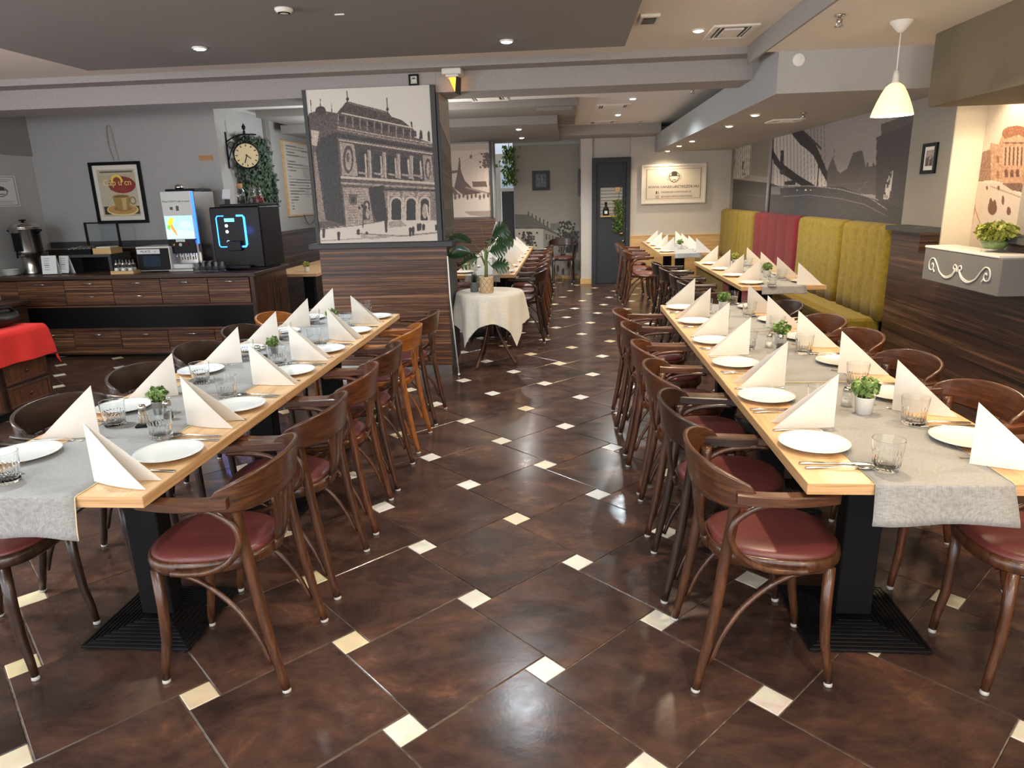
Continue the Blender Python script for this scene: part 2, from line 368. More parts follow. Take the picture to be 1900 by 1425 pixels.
def f_inset(nt, b):
    oi = nt.nodes.new('ShaderNodeObjectInfo'); r = ramp(nt, [(0.0, (224, 206, 164)), (0.3, (224, 214, 194)), (0.75, (226, 223, 216)), (1.0, (224, 200, 152))])
    g = nt.nodes.new('ShaderNodeNewGeometry'); n = N(nt, 'ShaderNodeTexNoise', i_Scale=25.0, i_Detail=3.0); nt.links.new(g.outputs['Position'], n.inputs['Vector'])
    mx = N(nt, 'ShaderNodeMix', data_type='RGBA', blend_type='MULTIPLY'); mx.inputs[0].default_value = 0.3
    nt.links.new(oi.outputs['Random'], r.inputs['Fac']); nt.links.new(r.outputs['Color'], mx.inputs[6]); nt.links.new(n.outputs['Color'], mx.inputs[7]); nt.links.new(mx.outputs[2], b.inputs['Base Color'])
m_inset = mat('cream_inset', (220, 205, 170), 0.3, nodes=f_inset)

# printed pictures: per-vertex ink on a fine grid lying on the real panel
def f_print(nt, b):
    a = nt.nodes.new('ShaderNodeAttribute'); a.attribute_name = 'ink'; nt.links.new(a.outputs['Color'], b.inputs['Base Color'])
m_print = mat('printed_picture', (128, 128, 128), 0.45, nodes=f_print)
m_print_m = mat('printed_wallpaper', (128, 128, 128), 0.8, nodes=f_print)
class Print:
    """a flat print drawn on a grid; drawing coordinates run over the quad src = TL,TR,BR,BL"""
    def __init__(s, src, nx, ny, base):
        A = []; B = []
        for (x, y), (u, v) in zip(src, ((0, 0), (1, 0), (1, 1), (0, 1))):
            A.append([u, v, 1, 0, 0, 0, -u * x, -v * x]); B.append(x); A.append([0, 0, 0, u, v, 1, -u * y, -v * y]); B.append(y)
        h = np.append(np.linalg.solve(np.array(A, float), np.array(B, float)), 1).reshape(3, 3)
        U, V = np.meshgrid(np.linspace(0, 1, nx), np.linspace(0, 1, ny)); s.U, s.V, s.nx, s.ny = U.ravel(), V.ravel(), nx, ny
        P = h @ np.vstack([s.U, s.V, np.ones(nx * ny)]); s.x, s.y = P[0] / P[2], P[1] / P[2]
        s.c = np.tile(np.array(base, float), (nx * ny, 1))
    def put(s, m, col, a=1.0):
        col = np.array(col, float); s.c[m] = s.c[m] * (1 - a) + col * a
    def poly(s, pts, col, a=1.0):
        ins = np.zeros(len(s.x), bool); n = len(pts)
        for i in range(n):
            (x1, y1), (x2, y2) = pts[i], pts[(i + 1) % n]
            if y1 == y2: continue
            c = ((y1 > s.y) != (y2 > s.y)) & (s.x < (x2 - x1) * (s.y - y1) / (y2 - y1) + x1); ins ^= c
        s.put(ins, col, a); return s
    def line(s, pts, wd, col, a=1.0):
        for (x1, y1), (x2, y2) in zip(pts, pts[1:]):
            d = np.array([x2 - x1, y2 - y1], float); l2 = d @ d + 1e-9
            t = np.clip(((s.x - x1) * d[0] + (s.y - y1) * d[1]) / l2, 0, 1)
            s.put((s.x - x1 - t * d[0]) ** 2 + (s.y - y1 - t * d[1]) ** 2 < (wd / 2) ** 2, col, a)
        return s
    def ell(s, cx, cy, rx, ry, col, a=1.0, hole=0.0):
        q = ((s.x - cx) / rx) ** 2 + ((s.y - cy) / ry) ** 2; s.put((q < 1) & (q >= hole * hole), col, a); return s
    def arch(s, cx, top, wd, bot, col, a=1.0):
        r = wd / 2; s.poly([(cx - r, top + r), (cx + r, top + r), (cx + r, bot), (cx - r, bot)], col, a); s.ell(cx, top + r, r, r, col, a); return s
    def noise(s, amp, box=None, sc=1, pts=None):
        k = rng.normal(0, amp, (s.ny // sc + 2, s.nx // sc + 2)); k = np.kron(k, np.ones((sc, sc)))[:s.ny, :s.nx].ravel()[:, None]
        if box is not None:
            m = (s.x > box[0]) & (s.x < box[2]) & (s.y > box[1]) & (s.y < box[3]); s.c[m] += k[m]
        else: s.c += k
        return s
    def grain(s, amp, below, sc=1):
        k = rng.normal(0, amp, (s.ny // sc + 2, s.nx // sc + 2)); k = np.kron(k, np.ones((sc, sc)))[:s.ny, :s.nx].ravel()[:, None]
        m = s.c[:, 0] < below; s.c[m] += k[m]
        return s
    def shade(s, f): s.c *= f(s.U, s.V)[:, None]; return s
    def build(s, name, quad, material, parent=None):
        """quad = world TL, TR, BR, BL"""
        q = np.array(quad, float); U, V = s.U[:, None], s.V[:, None]
        P = q[0] * (1 - U) * (1 - V) + q[1] * U * (1 - V) + q[2] * U * V + q[3] * (1 - U) * V
        return s.build_at(name, P, material, parent)
    def build_at(s, name, P, material, parent=None):
        nx, ny = s.nx, s.ny; me = bpy.data.meshes.new(name)
        i = (np.arange(ny - 1)[:, None] * nx + np.arange(nx - 1)[None, :]).ravel()
        fc = np.stack([i, i + nx, i + nx + 1, i + 1], 1).astype(np.int32)
        me.vertices.add(len(P)); me.vertices.foreach_set('co', P.astype(np.float32).ravel())
        me.loops.add(fc.size); me.loops.foreach_set('vertex_index', fc.ravel()); me.polygons.add(len(fc))
        me.polygons.foreach_set('loop_start', np.arange(0, fc.size, 4, dtype=np.int32)); me.update(calc_edges=True); me.validate()
        at = me.attributes.new('ink', 'FLOAT_COLOR', 'POINT'); c = np.ones((len(P), 4), np.float32); c[:, :3] = lin(np.clip(s.c, 0, 255)); at.data.foreach_set('color', c.ravel())
        me.materials.append(material); return link(name, me, parent)
def lettering(text, size, material, M, parent=None, name='lettering', extrude=0.0006, align='CENTER', spacing=1.0):
    cu = bpy.data.curves.new('lettering', 'FONT'); cu.body = text; cu.size = size; cu.extrude = extrude; cu.align_x = align; cu.align_y = 'CENTER'; cu.resolution_u = 3; cu.space_character = spacing
    t = bpy.data.objects.new('lettering', cu); me = bpy.data.meshes.new_from_object(t); bpy.data.objects.remove(t); bpy.data.curves.remove(cu)
    me.transform(M); me.materials.clear(); me.materials.append(material); o = link(name, me, parent); o['kind'] = 'stuff'; return o
def face_my(x, y, z): return Matrix(((1, 0, 0, x), (0, 0, -1, y), (0, 1, 0, z), (0, 0, 0, 1)))     # text on a wall facing -Y
def face_px(x, y, z): return Matrix(((0, 0, 1, x), (1, 0, 0, y), (0, 1, 0, z), (0, 0, 0, 1)))      # on a wall facing +X, reading along +Y
def face_mx(x, y, z): return Matrix(((0, 0, -1, x), (-1, 0, 0, y), (0, 1, 0, z), (0, 0, 0, 1)))    # on a wall facing -X

# ------------------------------------------------------------------ structure: floor with its tiles
YB = -1.5                     # the room is open (street side) behind the camera at y = YB
fl = struct('floor', MB().box(-6.3, 3.4, YB, 14.2, -0.06, -0.0035), m_grout)
LT = 0.50971; TA = math.radians(46.9); bb = 0.100; aa = math.sqrt(LT ** 2 - bb ** 2)
e1 = np.array([math.cos(TA), math.sin(TA)]); e2 = np.array([-math.sin(TA), math.cos(TA)])
U_ = aa * e1 - bb * e2; V_ = bb * e1 + aa * e2; O_ = np.array([-0.7976, 2.127])
def tile_mesh(name, s, m):
    h = s / 2 - 0.0018; c = h - 0.0025; mb = MB()
    vs = [(-h, -h, -0.0022), (h, -h, -0.0022), (h, h, -0.0022), (-h, h, -0.0022), (-c, -c, 0), (c, -c, 0), (c, c, 0), (-c, c, 0)]
    mb.add(vs, [(4, 5, 6, 7), (0, 1, 5, 4), (1, 2, 6, 5), (2, 3, 7, 6), (3, 0, 4, 7)]); return mb.mesh(name, m)
big, small = tile_mesh('tile', aa, m_tile), tile_mesh('inset_tile', bb, m_inset)
def in_frame(x, y, mg=0.12):
    c = _R @ np.array([x, y, -CAMH])
    if c[2] < 0.2: return False
    u, v = 950 + F * c[0] / c[2], 712.5 + F * c[1] / c[2]
    return -1900 * mg < u < 1900 * (1 + mg) and v < 1425 * (1 + mg)
tiles, insets = [], []
for i in range(-30, 40):
    for j in range(-30, 40):
        p = O_ + i * U_ + j * V_
        q = p + e1 * (bb / 2 + aa / 2) + e2 * (-bb / 2 + aa / 2)
        for pos, lst, r in ((p, insets, bb), (q, tiles, aa)):
            if -6.2 < pos[0] < 3.3 and 0.3 < pos[1] < 13.9: lst.append((not in_frame(*pos), math.hypot(*pos), pos))
for lst, me, nm, s, m in ((tiles, big, 'tile', aa, m_tile), (insets, small, 'inset_tile', bb, m_inset)):
    lst.sort(key=lambda t: t[:2]); rest = MB()
    for k, (off, d, p) in enumerate(lst):
        if not off and k < 298:
            o = link(nm, me, fl, (p[0], p[1], 0)); o.rotation_euler = (0, 0, TA)
        else:
            h = s / 2 - 0.002; cs = [p + e1 * a * h + e2 * b * h for a, b in ((-1, -1), (1, -1), (1, 1), (-1, 1))]
            rest.add([(c[0], c[1], -0.0005) for c in cs], [(0, 1, 2, 3)])
    o = rest.build(nm + '_rest', m, fl); o['kind'] = 'stuff'

# ------------------------------------------------------------------ ceilings and beams
struct('ceiling', MB().box(-6.3, 1.50, YB, 5.9, ZC, ZC + 0.1), m_ceil)
struct('ceiling_back', MB().box(-6.3, 3.0, 5.9, 14.2, ZC, ZC + 0.1), m_ceil2)
struct('ceiling_slab', MB().box(-3.38, 0.38, YB, 5.06, ZS, ZC, 0.004), m_slab)
struct('ceiling_side', MB().box(1.36, 3.4, YB, 5.32, 2.45, ZC + 0.1), m_ceil)
struct('trim_1', MB().box(1.345, 1.362, YB, 5.78, 2.45, ZC - 0.001), m_beam)
struct('ceiling_step', MB().box(-6.3, 1.449, 5.81, 6.0195, 2.53, ZC), m_beam)
struct('beam', MB().box(-6.3, 1.449, 6.02, 6.46, 2.375, ZC), m_beam)
struct('soffit', MB().box(1.45, 3.0, 5.32, 12.36, 2.18, 2.36).box(1.45, 1.475, 6.5, 12.36, 2.3601, 2.45).box(1.45, 3.0, 5.32, 6.4999, 2.3601, ZC - .0005), m_wall)
struct('cove_shade', MB().box(1.80, 3.0, 6.5, 12.36, 2.36, ZC), m_char)  # charcoal colour stands in for the shade in the cove above the soffit
struct('soffit_near', MB().box(2.30, 3.4, YB, 4.95, 2.02, 2.46), m_taupe)
struct('ceiling_panel', MB().box(-3.6, 0.10, 8.3, 10.6, 2.50, ZC).box(-0.35, 0.05, 8.35, 8.36, 2.46, 2.50), m_slab)
struct('ceiling_drop', MB().box(-3.7, -0.13, 9.25, 12.36, 2.40, 2.50), m_slab)
struct('beam_far', MB().box(-3.7, 1.45, 11.6, 12.36, 2.43, ZC), m_beam)
struct('beam_left', MB().box(-6.3, -6.0, YB, 7.75, 2.12, ZC), m_slab)

# ------------------------------------------------------------------ walls
struct('wall_left', MB().box(-6.3, -6.02, 3.2, 7.9, 0, ZC), m_wall)
struct('wall_back_left', MB().box(-6.3, -3.83, 7.75, 7.95, 0, ZC), m_wall)
struct('wall_alcove', MB().box(-4.0, -3.83, 7.95, 12.0, 0, ZC), m_wall)
struct('trim_2', MB().box(-3.83, -3.79, 8.98, 9.10, 0, ZC), m_slab)
struct('trim_3', MB().box(-3.83, -3.74, 8.6, 11.99, 0.0, 1.14).box(-3.83, -3.71, 8.6, 11.99, 1.14, 1.165), m_eb_dk)
struct('wall_alcove_end', MB().box(-4.0, -1.96, 12.0, 12.2, 0, 0.7).box(-4.0, -1.96, 12.0, 12.2, 2.4, ZC), m_wall)   # a wide street window, hidden by the pillar
# second pillar with the sepia bridge picture
struct('pillar_far', MB().box(-1.96, -1.22, 11.78, 12.2, 0, ZC), m_wall)
struct('trim_4', MB().box(-1.97, -1.21, 11.74, 11.78, 0, 1.19), m_eb_x)
struct('wall_far', MB().box(-1.0, 0.36, 13.2, 13.4, 0, ZC), m_wall)
struct('wall_door', MB().box(0.22, 0.41, 12.36, 13.2, 0, ZC).box(1.05, 3.4, 12.36, 13.2, 0, ZC).box(0.41, 1.05, 12.44, 13.2, 2.10, ZC), m_wall_l)
struct('trim_5', MB().box(0.205, 0.412, 12.345, 12.36, 0, 0.09), m_ltwood)
struct('trim_6', MB().box(1.05, 2.70, 12.33, 12.36, 0.0, 0.80).box(1.05, 2.70, 12.325, 12.36, 0.80, 0.82), m_ltwood)
struct('wall_right', MB().box(2.72, 3.4, 5.42, 12.36, 0, ZC), m_wall_r)
struct('wall_niche', MB().box(2.93, 3.4, 4.55, 5.42, 0, ZC), m_wall_r)
struct('wall_niche_side', MB().box(2.7195, 2.93, 5.405, 5.42, 0, ZC), m_cream)
struct('wall_right_near', MB().box(2.72, 3.4, YB, 4.55, 0, ZC), m_wall_r)
# knee-high veneered front of the right wall with its ledge; it dips where the planter box hangs
struct('wainscot_right', MB().box(2.58, 2.72, 5.42, 5.88, 0, 1.20).box(2.58, 2.93, 4.55, 5.42, 0, 1.06).box(2.58, 2.72, YB, 4.55, 0, 1.20), m_eb_dk)
struct('trim_7', MB().box(2.545, 2.72, 5.42, 5.93, 1.20, 1.235).box(2.545, 2.72, YB, 4.55, 1.20, 1.235), m_char)
# ------------------------------------------------------------------ the big pillar
PX0, PX1, PY0, PY1 = -2.18, -1.05, 6.02, 6.50
struct('pillar', MB().box(PX0 + 0.02, PX1 - 0.02, PY0 + 0.02, PY1 - 0.02, 0, 2.376).box(PX0 + 0.02, PX1 - 0.02, PY0 - 0.003, PY1, 2.43, 2.531), m_beam)
struct('wainscot_pillar', MB().box(PX0, PX1, PY0, PY1, 0.085, 1.14), m_eb_x)
struct('baseboard_pillar', MB().box(PX0 + .005, PX1 - .005, PY0 + .004, PY1 - .004, 0.0, 0.085), m_steel2)
struct('trim_8', MB().box(PX0 - 0.07, PX1 + 0.06, PY0 - 0.06, PY1 + 0.05, 1.14, 1.185, 0.004), m_char)
struct('trim_9', MB().box(PX1 - 0.002, PX1 + 0.004, PY0 + 0.0, PY1, 0.085, 1.14), m_char)
# ------------------------------------------------------------------ bright doorway in the far left, street door behind it
wn = struct('window_1', MB().box(-1.36, -1.27, 13.6, 13.66, 0, 2.3).box(-0.75, -0.68, 13.6, 13.66, 0, 2.3).box(-1.27, -0.75, 13.6, 13.66, 2.2, 2.3).box(-1.27, -0.75, 13.6, 13.66, 1.62, 1.68), m_white)
MB().box(-1.27, -0.75, 13.62, 13.63, 1.68, 2.2).build('pane', m_pane, wn)
MB().box(-1.255, -0.76, 13.55, 13.60, 0.0, 1.62).build('door_leaf', m_char, wn)
struct('hatch_light_block', MB().box(0.41, 1.05, 12.55, 13.19, 0, 2.10), m_char)  # added dark block, keeps sky light from showing between the hatch slats
struct('wall_outside', MB().box(-3.6, 0.3, 15.6, 15.7, -0.06, 2.8), mat('street_facade', (150, 158, 168), 0.9))
struct('floor_outside', MB().box(-3.6, 0.3, 14.2, 15.6, -0.06, -0.004), m_grout)

# ------------------------------------------------------------------ slate door with its glazed hatch
d = struct('door_1', MB().box(0.405, 0.475, 12.31, 12.44, 0, 2.115).box(0.985, 1.055, 12.31, 12.44, 0, 2.115).box(0.475, 0.985, 12.31, 12.44, 2.03, 2.115), m_door)
MB().box(0.478, 0.982, 12.355, 12.395, 0.005, 1.14).box(0.478, 0.982, 12.355, 12.395, 1.63, 2.028).box(0.478, 0.55, 12.355, 12.395, 1.14, 1.63).box(0.925, 0.982, 12.355, 12.395, 1.14, 1.63).build('door_leaf', m_door, d)
MB().box(0.55, 0.925, 12.372, 12.376, 1.14, 1.63).build('pane', m_pane, d)
me = MB().box(-0.20, 0.20, -0.006, 0.006, -0.021, 0.021).mesh('slat', m_ltwood)
for k in range(9): link('slat', me, d, (0.738, 12.415, 1.165 + k * 0.055))
h = MB().tube([(0.95, 12.355, 0.86), (0.95, 12.31, 0.86), (0.86, 12.305, 0.86)], 0.009, 8).lathe([(0.026, 0), (0.026, 0.008)], 16, (0, 0, 0)).build('door_handle', m_gold, d)
MB().lathe([(0.024, 0), (0.024, 0.008)], 16).move(Matrix.Translation((0.945, 12.355, 0.73)) @ Matrix.Rotation(PI / 2, 4, 'X')).build('keyhole_plate', m_gold, d)
# ------------------------------------------------------------------ printed pictures and wallpapers
SEP_D, SEP_M, SEP_L, SKY = (58, 47, 45), (112, 99, 93), (196, 184, 172), (221, 215, 204)
# opera house on the pillar front (coordinates of the picture as photographed)
P = Print([(28, 161), (1023, 119), (1091, 1367), (149, 1389)], 250, 285, SKY)
P.shade(lambda u, v: 1.0 - 0.06 * u * (v < 0.4))
P.poly([(60, 345), (110, 330), (150, 285), (190, 330), (280, 345), (360, 250), (640, 320), (690, 335), (720, 375), (800, 400), (870, 455), (905, 485), (905, 540), (1060, 590), (1130, 640), (1180, 1380), (120, 1400), (30, 400)], (84, 71, 67))
P.poly([(285, 340), (365, 250), (690, 335), (715, 375), (800, 400), (870, 458), (290, 345)], (74, 62, 58))
P.line([(70, 240), (75, 330)], 6, SEP_D).line([(147, 235), (150, 300)], 7, SEP_D).line([(361, 172), (365, 250)], 9, SEP_D).line([(682, 222), (688, 330)], 8, SEP_D).line([(236, 270), (240, 345)], 5, SEP_D).line([(878, 420), (882, 465)], 14, SEP_D)
P.ell(150, 325, 42, 36, SEP_D).ell(366, 232, 12, 14, SEP_D).ell(686, 315, 11, 14, SEP_D)
P.poly([(940, 555), (945, 490), (955, 478), (966, 495), (968, 555)], SEP_D).poly([(1008, 570), (1008, 500), (1016, 484), (1026, 500), (1028, 572)], SEP_D)
for k in range(24): x = 375 + k * 13; P.line([(x, 255 + (x - 375) * .27), (x, 266 + (x - 375) * .27)], 6, (130, 116, 108))
P.line([(320, 345), (880, 462)], 9, (206, 194, 182)).line([(285, 455), (640, 525), (1040, 590)], 10, (160, 146, 136)).line([(285, 475), (640, 545), (1050, 612)], 7, (150, 136, 126))
for k in range(11): x = 300 + k * 58; y = 355 + (x - 300) * .205; P.poly([(x, y + 8), (x + 38, y + 16), (x + 38, y + 62), (x, y + 56)], (58, 48, 46)); P.line([(x - 8, y), (x - 8, y + 80)], 7, (134, 120, 112))
for k in range(16): x = 292 + k * 46; y = 462 + (x - 292) * .17; P.poly([(x, y), (x + 22, y + 4), (x + 22, y + 26), (x, y + 24)], (120, 106, 99))
P.poly([(290, 505), (1056, 628), (1056, 662), (290, 545)], (52, 42, 41)); P.line([(300, 560), (1045, 672)], 9, (170, 157, 147)).line([(300, 548), (1045, 660)], 4, (128, 115, 108))
P.poly([(300, 570), (1045, 690), (1060, 905), (325, 845)], (66, 55, 52))
P.poly([(300, 575), (420, 595), (450, 850), (325, 842)], (146, 132, 122)); P.ell(372, 715, 42, 112, (72, 60, 57)).ell(374, 720, 26, 84, (150, 136, 126)).ell(368, 700, 14, 40, (88, 76, 70))
P.poly([(968, 680), (1040, 690), (1060, 905), (985, 900)], (140, 126, 117)); P.ell(1010, 790, 22, 85, (72, 60, 57)).ell(1012, 795, 12, 62, (150, 138, 128))
for x0 in (540, 660, 772, 878):
    dy = (x0 - 540) * .13; P.poly([(x0 - 14, 640 + dy), (x0 + 14, 644 + dy), (x0 + 22, 862 + dy * .35), (x0 - 8, 858 + dy * .35)], (138, 124, 116)); P.line([(x0 + 6, 645 + dy), (x0 + 14, 858 + dy * .35)], 6, (178, 165, 154))
for x0 in (500, 625, 740, 845, 942):
    dy = (x0 - 500) * .12; P.arch(x0 - 20, 655 + dy, 62, 850 + dy * .3, (44, 36, 36)); P.line([(x0 + 8, 680 + dy), (x0 + 18, 850 + dy * .3)], 14, (168, 155, 145)); P.line([(x0 - 40, 822 + dy * .4), (x0 + 20, 832 + dy * .4)], 16, (140, 127, 118))
P.line([(318, 858), (660, 880), (1068, 910)], 20, (176, 163, 152)).line([(318, 905), (660, 925), (1070, 948)], 16, (154, 141, 131))
for k in range(40): x = 460 + k * 15; P.line([(x, 885 + (x - 460) * .045), (x, 935 + (x - 460) * .035)], 4, (96, 84, 78))
P.poly([(75, 480), (140, 490), (120, 610), (80, 600)], (172, 158, 146)).poly([(95, 660), (125, 660), (205, 1210), (130, 1215)], (126, 112, 103))
P.poly([(150, 540), (280, 500), (345, 1240), (190, 1200), (110, 640)], (46, 38, 37))
for k in range(12): P.line([(98 + k * 8, 680 + k * 45), (135 + k * 6, 684 + k * 45)], 4, (82, 70, 65))
P.poly([(330, 940), (530, 945), (575, 1230), (355, 1250)], (150, 136, 126))
for k in range(14): y = 952 + k * 21; P.line([(332 + k * 1.8, y), (535 + k * 3, y + 2)], 3, (108, 95, 88))
for k in range(40): y = 952 + (k % 14) * 21; x = 345 + (k * 53) % 180; P.line([(x, y), (x + 1, y + 20)], 3, (112, 99, 92))
P.poly([(375, 995), (445, 995), (440, 1080), (385, 1078)], (90, 77, 72)).poly([(395, 1015), (425, 1015), (425, 1062), (398, 1062)], (46, 38, 37))
P.arch(520, 1045, 52, 1200, (60, 50, 47)).ell(520, 1090, 12, 30, (160, 147, 137)).ell(528, 1150, 16, 40, (150, 137, 127))
P.poly([(535, 945), (660, 920), (690, 1225), (600, 1215), (560, 1120)], (42, 35, 34))
P.poly([(655, 960), (1080, 960), (1100, 1215), (690, 1220)], (120, 107, 99)); P.line([(655, 958), (1075, 965)], 12, (46, 38, 37))
for k in range(3): x = 690 + k * 120; P.poly([(x, 980), (x + 95, 982), (x + 95, 1008), (x, 1005)], (168, 155, 145)); P.line([(x + 10, 993), (x + 90, 995)], 5, (92, 80, 74))
for x0, w_ in ((757, 78), (875, 74), (985, 66)):
    P.arch(x0, 1010, w_ + 26, 1205, (176, 163, 152)).arch(x0, 1028, w_, 1210, (40, 33, 33)); P.line([(x0 - w_ / 2 - 26, 1015), (x0 - w_ / 2 - 18, 1210)], 16, (170, 157, 147))
P.ell(985, 1130, 20, 60, (150, 137, 128)).line([(1000, 1080), (1015, 1200)], 10, (190, 178, 167))
P.poly([(150, 1270), (420, 1240), (620, 1215), (700, 1200), (1100, 1205), (1200, 1400), (130, 1400)], (208, 196, 184))
P.line([(150, 1275), (430, 1245), (640, 1212)], 8, (112, 100, 94)).line([(440, 1310), (800, 1330), (1100, 1300)], 12, (128, 116, 108)).line([(160, 1368), (700, 1335)], 9, (150, 138, 129)).line([(480, 1330), (560, 1345), (700, 1330)], 22, (150, 138, 129))
for x0, y0, hh in ((175, 1265, 80), (295, 1290, 75), (675, 1180, 120), (868, 1255, 78), (892, 1250, 72), (932, 1225, 66), (948, 1222, 64), (976, 1228, 56), (1078, 1232, 55), (452, 1270, 50), (520, 1290, 25)):
    P.poly([(x0 - 9, y0 + hh), (x0 - 13, y0 + 14), (x0, y0), (x0 + 13, y0 + 14), (x0 + 9, y0 + hh)], (50, 41, 41))
P.line([(492, 1080), (490, 1260)], 8, (44, 36, 36)).line([(676, 1110), (680, 1300)], 7, (44, 36, 36)); P.ell(460, 1105, 10, 14, (44, 36, 36)).ell(484, 1085, 10, 14, (44, 36, 36)).ell(512, 1100, 10, 14, (44, 36, 36))
P.poly([(690, 1215), (800, 1205), (840, 1250), (700, 1262)], (146, 133, 124))
_m = P.c[:, 0] < 205; P.c[_m] = (P.c[_m] - 92) * 1.22 + 92; P.grain(13, 190, 2); P.grain(9, 190, 1); P.noise(2)
t = thing('opera_picture', 'large sepia print of an opera house with arches on the front of the pillar', 'picture', (0, 0, 0))
P.build('print', [(-2.15, 5.985, 2.43), (-1.115, 5.985, 2.43), (-1.115, 5.985, 1.19), (-2.15, 5.985, 1.19)], m_print, t)
MB().box(-2.15, -1.115, 5.986, 6.04, 1.19, 2.43).build('backing', m_white, t)
for x0, x1 in ((PX0, -2.15), (-1.115, -1.075)): MB().box(x0, x1, 5.975, 6.04, 1.187, 2.43).build('side_rail', m_char, t)
# street print on the pillar's right flank
P = Print([(0, 0), (100, 0), (100, 200), (0, 200)], 40, 120, (176, 172, 165))
P.poly([(0, 40), (100, 70), (100, 200), (0, 200)], (128, 124, 119))
for k in range(6):
    P.arch(12 + k * 16, 72 + k * 4, 8, 100 + k * 2, (74, 70, 68)); P.arch(12 + k * 16, 118 + k * 2, 8, 142, (74, 70, 68)); P.poly([(8 + k * 16, 155), (18 + k * 16, 155), (18 + k * 16, 182), (8 + k * 16, 182)], (84, 80, 77))
P.line([(0, 40), (100, 70)], 4, (88, 84, 81)).line([(0, 108), (100, 113)], 3, (96, 92, 89)).poly([(0, 186), (100, 186), (100, 200), (0, 200)], (100, 97, 94)).noise(7)
t = thing('street_panel', 'narrow grey street print on the right flank of the pillar', 'picture')
P.build('print', [(PX1 + 0.001, 6.0, 2.37), (PX1 + 0.001, 6.49, 2.37), (PX1 + 0.001, 6.49, 1.19), (PX1 + 0.001, 6.0, 1.19)], m_print, t)
MB().box(-1.0695, PX1, 5.99, 6.49, 1.187, 2.374).build('backing', m_char, t)

# chain bridge wallpaper on the right wall (second crop coordinates)
P = Print([(304, 266), (1893, -162), (1741, 1130), (269, 893)], 330, 200, (150, 142, 140))
MU_D, MU_M = (72, 69, 70), (92, 88, 87)
for k in range(9): y = 30 + k * 45; P.line([(900, y + 40), (1700, y - 60)], 26, (158 - k, 149 - k, 147 - k), .5)
P.poly([(620, 90), (760, 60), (1110, 470), (1110, 600), (640, 590)], (196, 190, 184))
for k in range(16): x = 640 + k * 30; P.line([(x, 60), (x + 6, 600)], 4, (100, 96, 95))
P.poly([(615, 150), (640, 280), (700, 380), (860, 500), (1010, 590), (900, 600), (740, 500), (650, 400), (615, 300)], (52, 50, 52))
P.poly([(750, 70), (850, 55), (940, 150), (1010, 220), (1060, 330), (1120, 480), (1200, 600), (1130, 600), (1040, 420), (990, 320), (870, 220)], (54, 51, 52))
for k in range(20): x = 850 + k * 11; P.ell(x, 62 + k * 10.5, 9, 12, (60, 57, 58))
P.line([(720, 290), (715, 480)], 26, (46, 45, 48)).line([(1040, 415), (1025, 590)], 11, (46, 44, 46)).ell(720, 470, 24, 26, (60, 70, 74))
P.poly([(1115, 460), (1165, 335), (1205, 460), (1230, 480), (1290, 440), (1345, 300), (1425, 278), (1455, 425), (1560, 410), (1560, 160), (1590, 150), (1590, 50), (1900, -60), (1900, 700), (1110, 640)], (92, 87, 86))
P.poly([(1550, 165), (1900, 20), (1900, 950), (1540, 700)], (78, 74, 75)); P.line([(1176, 255), (1178, 345)], 4, MU_D)
for x in (1470, 1522): P.line([(x, 395), (x, 418)], 14, MU_D)
P.poly([(1690, 430), (1700, 460), (1680, 610), (1655, 708), (1610, 708), (1640, 560)], (196, 190, 184)).line([(1690, 440), (1650, 600)], 14, MU_D); P.line([(1630, 560), (1625, 705)], 4, MU_D).line([(1645, 560), (1640, 705)], 4, MU_D)
P.poly([(215, 525), (620, 570), (700, 600), (1240, 600), (1560, 720), (1800, 800), (1800, 960), (215, 830)], (72, 69, 70))
P.line([(620, 615), (950, 592), (1230, 622), (1480, 690), (1640, 800)], 7, (140, 135, 134)).line([(720, 688), (950, 672), (1230, 705), (1440, 755), (1640, 860)], 5, (124, 119, 119)).line([(215, 655), (620, 690)], 4, (100, 96, 96))
P.poly([(620, 600), (700, 600), (700, 670), (620, 670)], (110, 108, 112)); P.poly([(740, 555), (835, 540), (835, 585), (740, 590)], (58, 56, 58)); P.ell(925, 630, 9, 7, (225, 220, 214)).ell(970, 630, 7, 5, (200, 196, 190)).ell(850, 630, 7, 5, (200, 196, 190))
P.line([(1110, 590), (1500, 560)], 6, (112, 106, 105), .6).line([(1360, 660), (1480, 540)], 5, (118, 112, 110), .6).line([(1190, 470), (1330, 650)], 5, (112, 106, 105), .5)
P.poly([(285, 225), (450, 195), (440, 290), (430, 490), (380, 525), (285, 528)], (196, 190, 182))
for k in range(10): x = 290 + k * 16; P.line([(x + 4, 205), (x - 4, 525)], 4, (104, 99, 96))
P.line([(297, 360), (290, 450)], 11, MU_D).line([(376, 382), (370, 445)], 12, MU_D); 
for k in range(4): P.line([(368 + k * 10, 480), (368 + k * 10, 500)], 5, MU_D)
P.poly([(450, 190), (610, 150), (610, 520), (440, 500)], (132, 124, 116)).poly([(215, 250), (280, 240), (280, 525), (215, 525)], (150, 143, 136))
P.noise(3)
t = thing('bridge_wallpaper', 'dark wallpaper of a chain bridge on the wall above the velvet bench', 'wallpaper')
P.build('print', [(2.716, 12.15, 2.18), (2.716, 6.05, 2.18), (2.716, 6.05, 1.05), (2.716, 12.15, 1.05)], m_print_m, t)
MB().box(2.717, 2.7195, 6.05, 12.15, 1.05, 2.178).build('backing', m_wall, t)
MB().lathe([(0.022, 1.1), (0.022, 2.178)], 16, (2.693, 9.95, 0)).build('corner_rib', m_beam, t)

